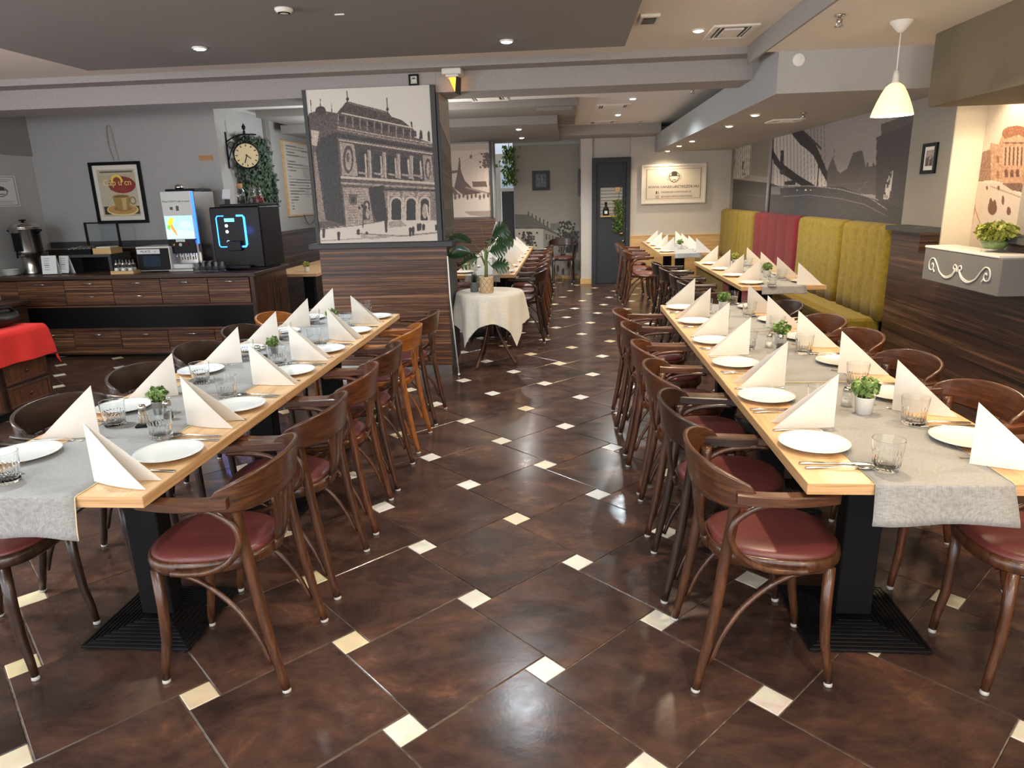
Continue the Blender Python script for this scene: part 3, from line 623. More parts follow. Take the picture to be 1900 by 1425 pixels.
# sepia street picture inside the lit niche
P = Print([(686, 119), (1204, 3), (1009, 1146), (547, 1082)], 150, 190, (226, 208, 186))
BR_D, BR_M = (110, 66, 44), (160, 104, 70)
P.poly([(640, 640), (690, 400), (740, 410), (770, 330), (820, 295), (880, 290), (1100, 350), (1100, 720), (900, 690), (700, 640)], (196, 150, 116))
P.ell(850, 340, 88, 52, BR_M).poly([(770, 380), (870, 345), (960, 395), (960, 415), (770, 405)], (205, 160, 128)); P.line([(770, 400), (960, 400)], 8, BR_D)
for k in range(7): P.line([(775 + k * 26, 425), (770 + k * 26, 540)], 11, (214, 170, 138)); P.line([(787 + k * 26, 430), (782 + k * 26, 540)], 10, BR_D)
for k in range(3): P.arch(735, 480 + 100 * k, 18, 530 + 100 * k, BR_M)
for k in range(3): P.arch(790 + k * 36, 570, 22, 620, BR_D)
P.poly([(600, 470), (690, 440), (690, 640), (600, 650)], (150, 112, 90)).poly([(760, 660), (900, 660), (900, 720), (760, 690)], (118, 84, 64)); P.grain(12, 212, 2)
P.poly([(590, 660), (760, 660), (880, 740), (1130, 760), (1130, 1100), (480, 1100)], (212, 194, 174)); P.line([(690, 680), (880, 750)], 8, (170, 140, 116)).line([(580, 800), (640, 980)], 5, BR_M).line([(590, 800), (560, 960)], 6, BR_M)
for x, y, a, b in ((700, 820, 30, 45), (690, 780, 10, 24), (715, 790, 10, 24), (768, 770, 9, 30), (805, 840, 14, 28), (665, 690, 7, 14), (740, 690, 8, 16)): P.ell(x, y, a, b, (112, 70, 52))
P.noise(4)
t = thing('street_picture', 'sepia print of a columned building and carriages in the lit niche', 'picture')
P.build('print', [(2.922, 5.40, 2.10), (2.922, 4.60, 2.10), (2.922, 4.60, 1.08), (2.922, 5.40, 1.08)], m_print, t)
MB().box(2.923, 2.93, 4.60, 5.40, 1.07, 2.10).build('backing', m_white, t)
MB().box(2.90, 2.93, 4.60, 5.405, 2.10, 2.135).build('top_rail', m_char, t)

# sepia suspension bridge print on the far pillar
P = Print([(69, 659), (388, 648), (409, 1256), (98, 1264)], 110, 190, (206, 186, 168))
P.poly([(60, 660), (405, 655), (405, 700), (60, 715)], (186, 166, 150)).poly([(60, 1110), (415, 1090), (415, 1270), (60, 1270)], (214, 198, 182)); P.poly([(180, 1215), (415, 1205), (415, 1262), (240, 1245)], (166, 146, 130))
P.poly([(130, 880), (142, 780), (150, 780), (158, 880), (190, 960), (260, 1030), (330, 1060), (180, 1080), (100, 1020), (115, 960)], (92, 66, 56)).poly([(60, 880), (130, 870), (140, 890), (60, 905)], (104, 78, 66)).poly([(60, 970), (140, 1070), (100, 1080), (60, 1010)], (104, 78, 66))
P.line([(145, 770), (145, 890)], 8, (80, 58, 50)).poly([(250, 965), (365, 965), (375, 1010), (255, 1010)], (104, 78, 66)); P.line([(200, 1015), (410, 1070)], 14, (150, 124, 108)).line([(120, 830), (390, 690)], 2, (140, 118, 104))
for k in range(9): P.ell(110 + k * 34, 1095 - (k % 3) * 8, 9, 22, (104, 76, 64))
for k in range(60): P.ell(370 + rng.normal(0, 22), 760 + rng.uniform(-30, 90), 9, 9, (86, 62, 52))
P.line([(400, 760), (400, 990)], 14, (96, 72, 62)).ell(240, 760, 10, 18, (110, 84, 72)).noise(8, (60, 700, 415, 1110))
t = thing('sepia_bridge_picture', 'sepia print of a bridge tower on the far pillar behind the plant', 'picture')
P.build('print', [(-1.90, 11.74, 2.37), (-1.27, 11.74, 2.37), (-1.27, 11.74, 1.215), (-1.90, 11.74, 1.215)], m_print, t)
MB().box(-1.90, -1.27, 11.741, 11.78, 1.215, 2.37).build('backing', m_white, t)
MB().box(-1.27, -1.235, 11.72, 11.78, 1.195, 2.40).build('side_rail', m_char, t)

# old town wallpaper at the bottom of the far wall
P = Print([(587, 671), (1137, 651), (1139, 1743), (615, 1753)], 170, 380, (166, 160, 148))
P.shade(lambda u, v: 0.86 + 0.14 * np.clip(v * 3, 0, 1))
P.poly([(600, 1240), (720, 1245), (960, 1400), (1000, 1425), (840, 1355), (600, 1355)], (112, 109, 104)).poly([(600, 1355), (840, 1355), (840, 1560), (600, 1560)], (190, 184, 170)).poly([(840, 1355), (1010, 1425), (1010, 1540), (840, 1560)], (150, 145, 134)); P.line([(600, 1357), (840, 1357), (1000, 1428)], 7, (84, 81, 78))
for k in range(7): x = 715 + k * 32; P.line([(x, 1225 + k * 16), (x, 1245 + k * 20)], 12, (84, 80, 76))
for k in range(6): P.poly([(860 + k * 26, 1405 + k * 6), (872 + k * 26, 1408 + k * 6), (872 + k * 26, 1450), (860 + k * 26, 1450)], (92, 88, 84)); 
for k in range(2): P.poly([(665 + 60 * k, 1415), (695 + 60 * k, 1415), (695 + 60 * k, 1470), (665 + 60 * k, 1470)], (128, 122, 114))
P.poly([(900, 1320), (980, 1310), (985, 1380), (900, 1370)], (126, 122, 116)).poly([(1000, 1400), (1130, 1380), (1130, 1560), (1000, 1560)], (104, 100, 97))
for k in range(260): x = 720 + rng.normal(0, 34) if k % 3 == 0 else 1040 + rng.normal(0, 42); y = rng.uniform(1390, 1560) if k % 3 == 0 else rng.uniform(1300, 1560); P.ell(x, y, 8, 9, (70, 67, 65))
for k in range(7): P.ell(780 + k * 45, 1660 + (k % 3) * 30, 12, 30, (84, 80, 78)); 
P.noise(5)
t = thing('old_town_wallpaper', 'pale wallpaper with an old town drawing at the foot of the far wall', 'wallpaper')
P.build('print', [(-0.99, 13.190, 2.41), (0.20, 13.190, 2.41), (0.20, 13.190, 0.07), (-0.99, 13.190, 0.07)], m_print_m, t)
MB().box(-0.99, 0.20, 13.191, 13.197, 0.07, 2.41).build('backing', m_wall, t)
struct('trim_10', MB().box(-0.99, 0.20, 13.18, 13.2, 0, 0.06), m_ltwood)
# narrow townscape strip on the side of the door wall
P = Print([(0, 0), (100, 0), (100, 230), (0, 230)], 40, 150, (160, 154, 143)); P.poly([(0, 120), (100, 110), (100, 230), (0, 230)], (112, 106, 98))
for k in range(120): P.ell(rng.uniform(0, 100), rng.normal(150, 30), 6, 6, (70, 66, 62))
P.noise(6)
t = thing('townscape_strip', 'narrow townscape wallpaper on the return wall left of the slate door', 'wallpaper')
P.build('print', [(0.213, 12.37, 2.4), (0.213, 13.17, 2.4), (0.213, 13.17, 0.05), (0.213, 12.37, 0.05)], m_print_m, t)
MB().box(0.214, 0.218, 12.37, 13.17, 0.05, 2.4).build('backing', m_wall, t)
t = thing('wall_screen', 'small flat dark panel on the return wall beside the door', 'panel')
MB().box(0.17, 0.2115, 12.42, 12.85, 1.5, 1.95, 0.006).build('housing', m_char, t); MB().box(0.168, 0.171, 12.45, 12.82, 1.53, 1.92).build('screen', m_blackpl, t)

def framed(name, label, x0, x1, z0, z1, y, fw, frame_m, mat_w, draw, base, nx=60, ny=60, depth=0.02, cat='picture'):
    """framed picture on a wall facing -Y"""
    t = thing(name, label, cat)
    for a, b, c, e in ((x0, x1, z1 - fw, z1), (x0, x1, z0, z0 + fw)): MB().box(a, b, y - depth, y, c, e, 0.002).build('frame_rail', frame_m, t)
    for a, b in ((x0, x0 + fw), (x1 - fw, x1)): MB().box(a, b, y - depth, y, z0 + fw, z1 - fw, 0.002).build('frame_rail', frame_m, t)
    if mat_w: MB().box(x0 + fw, x1 - fw, y - 0.008, y, z0 + fw, z1 - fw).build('mount', m_white, t)
    a = fw + mat_w; P = Print([(0, 0), (100, 0), (100, 100), (0, 100)], nx, ny, base); draw(P)
    P.build('print', [(x0 + a, y - 0.0095, z1 - a), (x1 - a, y - 0.0095, z1 - a), (x1 - a, y - 0.0095, z0 + a), (x0 + a, y - 0.0095, z0 + a)], m_print, t)
    if not mat_w: MB().box(x0 + fw, x1 - fw, y - 0.009, y, z0 + fw, z1 - fw).build('backing', m_white, t)
    return t
# coffee poster above the counter
def d_coffee(P):
    P.poly([(8, 3), (95, 3), (95, 7), (8, 7)], (112, 104, 88)).poly([(0, 12), (100, 10), (100, 24), (0, 28)], (186, 172, 138), .6)
    P.ell(62, 33, 36, 18, (142, 52, 44)).ell(46, 32, 16, 13, (150, 70, 58)); P.poly([(4, 78), (98, 78), (98, 96), (4, 96)], (58, 52, 50))
    P.ell(53, 86, 42, 13, (238, 214, 140)).ell(53, 85, 39, 11, (192, 150, 92)).ell(54, 83, 24, 6, (158, 112, 62))
    P.poly([(30, 57), (78, 57), (74, 80), (66, 87), (46, 87), (36, 78)], (164, 136, 76)).poly([(54, 60), (68, 60), (64, 86), (54, 87)], (206, 180, 118)).ell(54, 57, 24, 4, (186, 160, 100)).ell(54, 57.5, 20, 3, (128, 98, 54))
    P.ell(84, 67, 9, 9, (150, 122, 66), hole=.62).ell(50, 26, 16, 15, (244, 214, 84), hole=.66); P.poly([(30, 27), (70, 27), (70, 44), (30, 44)], (142, 58, 50))
    P.noise(4)
t = framed('coffee_poster', 'black framed coffee poster with a glass cup on the wall above the counter', -5.355, -4.75, 1.36, 2.03, 7.745, 0.035, m_blackpl, 0.045, d_coffee, (196, 188, 164), 90, 105, 0.025)
lettering('Cap u cn', 0.092, mat('poster_yellow', (248, 220, 140), 0.6), face_my(-5.05, 7.733, 1.805), t)
# small framed pictures
def d_face(P):
    P.ell(50, 54, 34, 38, (226, 222, 214)).poly([(30, 22), (70, 22), (74, 40), (26, 40)], (52, 48, 46)); P.ell(38, 56, 4, 4, (48, 44, 42)).ell(62, 56, 4, 4, (48, 44, 42)).line([(38, 76), (62, 76)], 6, (60, 54, 52)).ell(50, 54, 38, 42, (60, 54, 50), hole=.92)
framed('small_emblem_frame', 'tiny dark framed emblem on the beam above the pillar print', -1.287, -1.205, 2.432, 2.518, 6.016, 0.014, m_blackpl, 0.0, d_face, (206, 200, 190), 40, 40)
def d_dim(P):
    P.line([(20, 20), (34, 80)], 9, (106, 110, 112)).line([(60, 10), (60, 76)], 12, (96, 100, 104)).poly([(8, 70), (92, 62), (92, 96), (8, 96)], (82, 86, 88)).noise(12, None, 3)
framed('dark_square_picture', 'square black framed dark photograph on the far wall', -0.655, -0.335, 1.62, 1.965, 13.19, 0.055, m_blackpl, 0.0, d_dim, (62, 66, 70), 40, 40, 0.03)
# house sign beside the door
P = Print([(0, 0), (100, 0), (100, 60), (0, 60)], 170, 100, (218, 208, 192))
P.line([(5, 5), (95, 5), (95, 55), (5, 55), (5, 5)], 0.9, (112, 102, 92)).ell(51, 18.5, 9, 9.5, (90, 80, 72), hole=.86); P.ell(51, 19, 7.4, 7.6, (224, 214, 198))
P.poly([(46.5, 11), (55.5, 11), (56, 16), (46, 16)], (62, 56, 52)).ell(51, 11.2, 4.6, 2.6, (62, 56, 52)).line([(42.5, 16.6), (59.5, 16.6)], 1.1, (62, 56, 52)).line([(48.5, 24), (51, 23), (53.5, 24)], 1.2, (60, 54, 50)); P.line([(44.5, 17), (45.5, 23), (51, 28), (56.5, 23), (57.5, 17)], 0.7, (90, 80, 72))
P.line([(41, 14), (39.6, 20), (41.5, 24)], .8, (110, 100, 92)).line([(61, 14), (62.4, 20), (60.5, 24)], .8, (110, 100, 92))
P.poly([(21, 42), (26, 42), (26, 47), (21, 47)], (48, 44, 42)).poly([(23.4, 43), (25, 43), (25, 44), (24.4, 44), (24.4, 47), (23.4, 47)], (230, 220, 205)); P.line([(21, 49.6), (26, 49.6), (26, 54), (21, 54), (21, 49.6)], .6, (112, 102, 94)); P.ell(23.5, 51.8, 1.5, 1.5, (112, 102, 94), hole=.6)
t = thing('house_sign', 'white printed sign with hat emblem and web address right of the door', 'sign')
P.build('print', [(1.27, 12.322, 1.945), (2.27, 12.322, 1.945), (2.27, 12.322, 1.375), (1.27, 12.322, 1.375)], m_print, t)
MB().box(1.27, 2.27, 12.3225, 12.36, 1.375, 1.945).build('board', m_white, t)
for a, b, c, e in ((1.235, 2.305, 1.945, 1.98), (1.235, 2.305, 1.34, 1.375), (1.235, 1.27, 1.375, 1.945), (2.27, 2.305, 1.375, 1.945)): MB().box(a, b, 12.31, 12.36, c, e, 0.002).build('frame_rail', m_white, t)
lettering('WWW.VANEKURETKEZDE.HU', 0.062, m_ink, face_my(1.77, 12.321, 1.61), t)
lettering('FACEBOOK.COM/VANEKUR', 0.040, m_inkg, face_my(1.82, 12.321, 1.525), t)
lettering('@VANEKURPOLGARIETKEZDE', 0.038, m_inkg, face_my(1.83, 12.321, 1.455), t)
# framed picture between the wallpaper and the niche (wall facing -X)
t = thing('small_street_picture', 'small dark framed photograph with white mount between wallpaper and niche', 'picture')
y0, y1, z0, z1 = 5.60, 5.81, 1.62, 1.84
for a, b, c, e in ((y0, y1, z1 - .025, z1), (y0, y1, z0, z0 + .025), (y0, y0 + .025, z0 + .025, z1 - .025), (y1 - .025, y1, z0 + .025, z1 - .025)): MB().box(2.70, 2.72, a, b, c, e, 0.002).build('frame_rail', m_blackpl, t)
MB().box(2.712, 2.72, y0 + .025, y1 - .025, z0 + .025, z1 - .025).build('mount', m_white, t)
P = Print([(0, 0), (100, 0), (100, 100), (0, 100)], 40, 40, (150, 140, 134)); P.poly([(0, 50), (40, 40), (60, 60), (100, 40), (100, 100), (0, 100)], (82, 72, 68)); P.line([(50, 50), (50, 100)], 10, (170, 160, 150)).noise(16, None, 3)
P.build('print', [(2.711, 5.76, 1.79), (2.711, 5.65, 1.79), (2.711, 5.65, 1.675), (2.711, 5.76, 1.675)], m_print, t)
# menu board on the alcove wall and the notice on the left wall
P = Print([(0, 0), (100, 0), (100, 80), (0, 80)], 150, 130, (206, 202, 192))
for k in range(22): 
    y = 4 + k * 3.3
    if k in (4, 9): continue
    P.line([(7, y), ((30 if k in (2, 5, 8, 17, 18) else 14 if k in (10, 19, 20, 21) else 60 + 30 * ((k * 7) % 5) / 4), y + .4)], 1.0, (88, 84, 80))
P.ell(62, 32, 12, 9, (170, 165, 156), .7).ell(60, 56, 9, 5, (180, 175, 166), .7).noise(3)
t = thing('menu_board', 'large white printed menu board hanging on the alcove wall', 'notice board')
P.build('print', [(-3.800, 9.52, 2.33), (-3.800, 10.75, 2.33), (-3.800, 10.75, 1.37), (-3.800, 9.52, 1.37)], m_print, t)
MB().box(-3.828, -3.801, 9.50, 10.77, 1.35, 2.35).build('board', m_ltwood, t)
MB().tube(catmull([(-3.79, 10.0, 1.36), (-3.79, 10.06, 1.27), (-3.79, 10.18, 1.22), (-3.79, 10.36, 1.25), (-3.79, 10.44, 1.35)], 5), 0.006, 6).build('cord', m_ch_dk, t)
P = Print([(0, 0), (60, 0), (60, 70), (0, 70)], 60, 70, (204, 206, 204)); P.line([(3, 3), (57, 3), (57, 67), (3, 67), (3, 3)], 1.2, (84, 84, 86)); P.ell(32, 36, 12, 12, (84, 84, 86), hole=.85).poly([(25, 26), (39, 26), (40, 33), (24, 33)], (60, 60, 62)); P.line([(22, 33), (42, 33)], 1.4, (60, 60, 62)).line([(27, 42), (37, 42)], 2, (70, 70, 72))
for k, y in enumerate((9, 13, 58, 62)): P.line([(14 + (k % 2) * 4, y), (52 - (k % 2) * 4, y)], 1.4, (110, 110, 112))
t = thing('wall_notice', 'white printed notice with hat emblem on the left wall above the urn', 'sign')
P.build('print', [(-6.008, 6.90, 1.90), (-6.008, 7.43, 1.90), (-6.008, 7.43, 1.58), (-6.008, 6.90, 1.58)], m_print, t)
MB().box(-6.02, -6.009, 6.90, 7.43, 1.58, 1.90).build('board', m_white, t)
t = tag(MB().box(-4.06, -3.90, 7.742, 7.75, 2.012, 2.065, 0.002).build('wall_tag', m_cork), 'small wooden tag on the wall left of the clock', 'sign')
tag(MB().tube(catmull([(-5.05, 7.74, 2.05), (-5.08, 7.735, 2.2), (-5.07, 7.73, 2.38), (-5.03, 7.735, 2.40), (-5.01, 7.74, 2.2), (-4.99, 7.74, 2.05)], 5), 0.006, 6).build('picture_cord', m_beam), 'grey hanging cord on the wall above the coffee poster', 'cord')
# ------------------------------------------------------------------ bentwood armchair (faces +Y in its own frame)
def seat_outline(k, n=40, off=0.0):
    out = []
    for i in range(n):
        t = 2 * PI * i / n; c, s_ = math.cos(t), math.sin(t)
        x = 0.205 * math.copysign(abs(c) ** 0.78, c); y = 0.045 + 0.205 * math.copysign(abs(s_) ** 0.82, s_)
        x *= 1.0 - 0.20 * (0.25 - y) / 0.41
        out.append((x * k, 0.045 + (y - 0.045) * k))
    return out
def make_chair(name, label, wm):
    t = thing(name, label, 'chair')
    def rings(spec): return [[(x, y, z) for x, y in seat_outline(k)] for k, z in spec]
    mb = MB(); R = rings([(0.86, .418), (0.97, .416), (1.0, .424), (1.012, .44), (1.0, .456), (0.96, .46), (0.86, .458)])
    mb.grid(R + [R[0]], closed_u=True); mb.build('seat_frame', wm, t)
    mb = MB(); R = rings([(0.93, .450), (0.955, .460), (0.94, .470), (0.85, .478), (0.6, .482), (0.3, .483)])
    mb.grid(R, closed_u=True); mb.add(R[-1], [tuple(range(40))]); mb.add([(x, y, .43) for x, y in seat_outline(.9)], [tuple(range(40))[::-1]]); mb.build('seat_pad', m_seat, t)
    for sx in (-1, 1):
        g = MB().tube([(sx * .160, .214, 0.014), (sx * .159, .208, .07), (sx * .155, .192, .16), (sx * .152, .186, .28), (sx * .150, .186, .42)], [.0125, .014, .016, .0175, .0185], 10).build('leg', wm, t)
        MB().lathe([(.0125, 0), (.0140, .003), (.0135, .009), (.011, .0145)], 10, (sx * .160, .2145, 0)).build('glide', m_glide, g)
        p = catmull([(sx * .194, -.212, 0.012), (sx * .190, -.185, .15), (sx * .186, -.158, .32), (sx * .186, -.140, .48), (sx * .194, -.128, .60), (sx * .200, -.124, .685)], 3)
        g = MB().tube(p, [.014 + .0045 * min(1, i / 6) for i in range(len(p))], 10).build('leg', wm, t)
        MB().lathe([(.013, 0), (.015, .003), (.0145, .008), (.011, .0135)], 10, (sx * .194, -.2125, 0)).build('glide', m_glide, g)
        p = catmull([(sx * .226, .095, .672), (sx * .228, .03, .672), (sx * .228, -.06, .660), (sx * .226, -.125, .615), (sx * .225, -.140, .560), (sx * .222, -.105, .495), (sx * .218, -.03, .452), (sx * .208, .05, .437), (sx * .203, .105, .436)], 5)
        MB().tube(p, .0105, 8).build('arm_loop', wm, t)
        p = catmull([(sx * .188, -.172, .10), (sx * .184, -.135, .20), (sx * .176, -.07, .30), (sx * .166, .02, .375), (sx * .156, .10, .403), (sx * .150, .17, .408)], 4)
        MB().tube(p, .0088, 8).build('brace', wm, t)
        # arm: flat bent bar, sweeping forward from the back band
        prof = [(sx * .246, -.135, .698), (sx * .251, -.08, .694), (sx * .251, 0.0, .690), (sx * .244, .07, .689), (sx * .233, .135, .690), (sx * .228, .160, .690)]
        c = catmull(prof, 5); rows = []
        for i, q in enumerate(c):
            a = c[min(i + 1, len(c) - 1)] - c[max(i - 1, 0)]; a.z = 0; a.normalize(); nn = Vector((a.y, -a.x, 0)); wv = .019 + .004 * math.sin(PI * i / (len(c) - 1))
            if i >= len(c) - 3: wv *= (.95, .8, .5)[i - len(c) + 3]
            h = .0165; rows.append([q + nn * u * wv + Vector((0, 0, v * h)) for u, v in ((-1, -.8), (-.8, -1), (.8, -1), (1, -.8), (1, .75), (.8, 1), (-.8, 1), (-1, .75))])
        mb = MB(); mb.grid([[tuple(p) for p in r] for r in rows], smooth=False, closed_u=True); mb.add([tuple(p) for p in rows[0]], [tuple(range(8))]); mb.add([tuple(p) for p in rows[-1]], [tuple(range(8))[::-1]])
        mb.build('armrest', MATS[wm.name + '_bent'], t)
    rows = []; n = 30
    for i in range(n + 1):
        th = PI * i / n; s_ = math.sin(th); x = .243 * math.cos(th); y = -.075 - .135 * s_ ** .85
        top = .712 + .066 * s_ ** .55; bot = .678 - .030 * s_ ** .4
        if i in (0, n): top, bot = .704, .684
        rows.append([(x * (1 + .0 * v), y - .022 * v * s_, bot + (top - bot) * v) for v in (0, .06, .25, .5, .75, .94, 1.0)])
    MB().shell(rows, .013).build('back_rail', MATS[wm.name + '_bent'], t)
    # fan shaped splat with two slots
    def sp(u, v):    # u -1..1, v 0 (seat)..1 (rail)
        hw = .034 + .052 * v ** 1.3; return (u * hw, -.162 - .036 * v - .012 * math.sin(PI * v) + .006 * u * u, .425 + .235 * v)
    mb = MB()
    for a, b in ((-1, -.40), (-.30, .30), (.40, 1)): mb.shell([[sp(a + (b - a) * k / 4, v) for k in range(5)] for v in (0.18, .35, .5, .65, .8, 1.0)], .011)
    mb.shell([[sp(-1 + 2 * k / 8, v) for k in range(9)] for v in (0, .06, .12, .19)], .011)
    mb.build('splat', wm, t)
    return t
chair0 = make_chair('armchair', 'x', m_ch)
WV = [None] + [{'chair_wood': m, 'chair_wood_bent': MATS[m.name + '_bent']} for m in (m_ch_red, m_ch_dk, m_ch_or)]
first = [True]
def put_chair(x, y, rz, label, group, var=0):
    if first[0]:
        first[0] = False; chair0.location = (x, y, 0); chair0.rotation_euler = (0, 0, rz); chair0['label'] = label; chair0['group'] = group; return chair0
    return dup(chair0, (x, y, 0), rz, label, group, WV[var])
W_, E_ = PI / 2, -PI / 2       # facing -X, facing +X
tone = {0: 'brown', 1: 'reddish brown', 2: 'dark brown', 3: 'orange-toned'}
def chair_row(xs, ys, rz, tname, side, group, vs, n=None):
    for i, (x, y, v) in enumerate(zip(xs, ys, vs)):
        put_chair(x, y, rz + rng.normal(0, 0.035), f'{tone[v]} bentwood armchair, {nth(i, len(ys))} on the {side} of the {tname}', group, v)
chair_row([-1.145, -1.143, -1.15, -1.155, -1.16, -1.15], [2.05, 2.60, 3.13, 3.65, 4.22, 4.77], W_, 'left long table', 'aisle side', 'armchairs on the aisle side of the left long table', [0, 0, 1, 0, 3, 0])
chair_row([-2.035, -1.99, -1.985, -1.985, -1.985, -1.985], [2.04, 2.60, 3.17, 3.73, 4.29, 4.79], E_, 'left long table', 'counter side', 'armchairs on the counter side of the left long table', [2, 2, 2, 2, 2, 3])
chair_row([0.605, 0.58, 0.575, 0.565, 0.55, 0.53], [2.12, 2.61, 3.15, 3.64, 4.19, 4.70], E_, 'right long table', 'aisle side', 'armchairs on the aisle side of the right long table', [0, 2, 0, 1, 0, 1])
chair_row([1.505, 1.47, 1.46, 1.455, 1.44, 1.38], [2.11, 2.72, 3.30, 3.88, 4.36, 4.96], W_, 'right long table', 'wall side', 'armchairs on the wall side of the right long table', [0, 1, 0, 1, 1, 2])

# ------------------------------------------------------------------ tables, one pedestal each
def table_mesh_parts(wd, ln):
    top = MB(); top.box(-wd / 2, wd / 2, -ln / 2 + .001, ln / 2 - .001, .716, .75, .0015)
    me = top.mesh('tabletop', [m_oak, m_oak_edge])
    for p in me.polygons:
        if abs(p.normal.z) < 0.9: p.material_index = 1
    col = MB().box(-.062, .062, -.042, .042, .045, .70, .004).box(-.15, .15, -.035, .035, .707, .716).box(-.035, .035, -.30, .30, .700, .7159).mesh('column', m_black)
    b = MB()
    for k in range(9):
        h = .205 - k * .0180; z = .014 + k * .0026
        b.box(-h, h, -h, h, z - .012 if k else 0.004, z, .002)
        hi = h - .013
        for q in range(4):
            pass
    # raised ribs, concentric squares
    for k in range(8):
        h = .199 - k * .0180; z = .0145 + k * .0026
        for x0, x1, y0, y1 in ((-h, h, -h, -h + .006), (-h, h, h - .006, h), (-h, -h + .006, -h + .006, h - .006), (h - .006, h, -h + .006, h - .006)): b.box(x0, x1, y0, y1, z - .002, z + .0025)
    base = b.mesh('base_plate', m_black)
    feet = MB()
    for sx in (-1, 1):
        for sy in (-1, 1): feet.lathe([(.02, 0), (.02, .006)], 10, (sx * .185, sy * .185, 0))
    return [('tabletop', me), ('column', col), ('base_plate', base), ('foot_pad', feet.mesh('foot_pad', m_blackpl))]
TM = {}
def table(x, y, wd, ln, label, group, rz=0.0, dy=0.0):
    k = (wd, ln)
    if k not in TM: TM[k] = table_mesh_parts(wd, ln)
    t = thing('dining_table', label, 'table', (x, y, 0), rz, group)
    for nm, me in TM[k]:
        o = link(nm, me, t)
        if nm != 'tabletop': o.location.y = dy
    return t
def runner(name, x0, x1, y0, y1, label, group, hang=0.0, z=0.7506, skew=0.0):
    t = thing(name, label, 'table runner', (0, 0, 0), 0, group)
    nx = 9; rows = []
    path = []
    if hang:
        for k in range(7):
            f = k / 6; path.append((y0 - .010 - .012 * f, z - hang * (1 - f) - .012)) if k < 6 else None
        path = [(y0 - .006 - .020 * (1 - k / 5), z - .012 - hang * (1 - k / 5)) for k in range(6)] + [(y0 - .004, z - .003), (y0 + .006, z)]
    ys = np.linspace(y0 + (.02 if hang else 0), y1, 14)
    path += [(float(v), z) for v in ys]
    for (yy, zz) in path:
        d = max(0, z - .012 - zz); r = []
        for i in range(nx):
            u = i / (nx - 1); x = x0 + (x1 - x0) * u + skew * d + (.02 * (u - .5) * d / .1 if hang else 0)
            r.append((x, yy - .010 * math.sin(u * 7.0 + 1) * min(1, d / .08), zz - .25 * d * .12 * math.sin(u * PI * 2)))
        rows.append(r)
    MB().shell(rows, .0012).build('cloth', m_run, t)
    for e in (0, nx - 1): MB().tube([(r[e][0], r[e][1], r[e][2] + .0012) for r in rows], .0016, 5).build('hem', m_hem if name == 'table_runner' and x0 < 0 else m_run, t)
    return t
def long_table(xc, wd, y0, y1, n, tname, rx0, rx1, hang):
    ln = (y1 - y0) / n
    for i in range(n):
        yc = y0 + ln * (i + .5)
        table(xc, yc, wd, ln, f'oak pedestal table, {["nearest", "middle", "farthest"][i] if n == 3 else ["nearer", "farther"][i]} of the {tname}', f'tables joined into the {tname}', dy=-.05 if tname == 'right long table' else 0)
        runner('table_runner', rx0, rx1, y0 + ln * i + (0 if i == 0 else .012), y0 + ln * (i + 1) - .004, f'grey linen runner on the {["nearest", "middle", "farthest"][i] if n == 3 else ["nearer", "farther"][i]} table of the {tname}', f'runners on the {tname}', hang if i == 0 else 0, skew=(0.0))
long_table(1.025, 0.725, 1.85, 5.075, 3, 'right long table', 0.844, 1.209, 0.10)
long_table(-1.571, 0.717, 1.725, 4.858, 3, 'left long table', -1.775, -1.412, 0.11)
long_table(1.80, 0.70, 5.98, 8.25, 2, 'velvet bench table', 1.62, 1.98, 0.05)
long_table(1.56, 0.70, 9.40, 11.9, 2, 'back right table', 1.40, 1.74, 0.05)
long_table(-0.90, 0.68, 7.25, 11.3, 3, 'back centre table', -1.08, -0.72, 0.06)

# ------------------------------------------------------------------ table ware
ZT = 0.75
plate_me = MB().lathe([(0, .004), (.062, .004), (.066, .0), (.070, .003), (.098, .013), (.1085, .0165), (.1085, .0185), (.100, .0165), (.072, .0075), (.066, .0065), (0, .0062)], 40).mesh('dinner_plate', m_porc)
def napkin_mesh(open_a, bow):
    """two right-angled folded wings meeting along an upright spine; wings run along -Y"""
    mb = MB()
    for s in (-1, 1):
        a = s * open_a; dx, dy = math.sin(a), -math.cos(a); rows = []
        for i in range(7):
            f = i / 6; h = .188 * (1 - f); L = .205 * f; r = []
            for k in range(5):
                zz = h * k / 4; b = bow * math.sin(PI * f) * (1 - .5 * k / 4) * s
                r.append((dx * L + dy * -b, dy * L + dx * b * .2, zz + .0004))
            if i == 6: r = [(dx * L + s * .0004, dy * L + .0002 * k, .0008 + .0012 * k / 4) for k in range(5)]
            rows.append(r)
        mb.shell(rows, .0022, smooth=False)
    return mb.mesh('napkin', m_nap)
nap_me = [napkin_mesh(a, b) for a, b in ((.17, .010), (.24, .014), (.12, .006))]
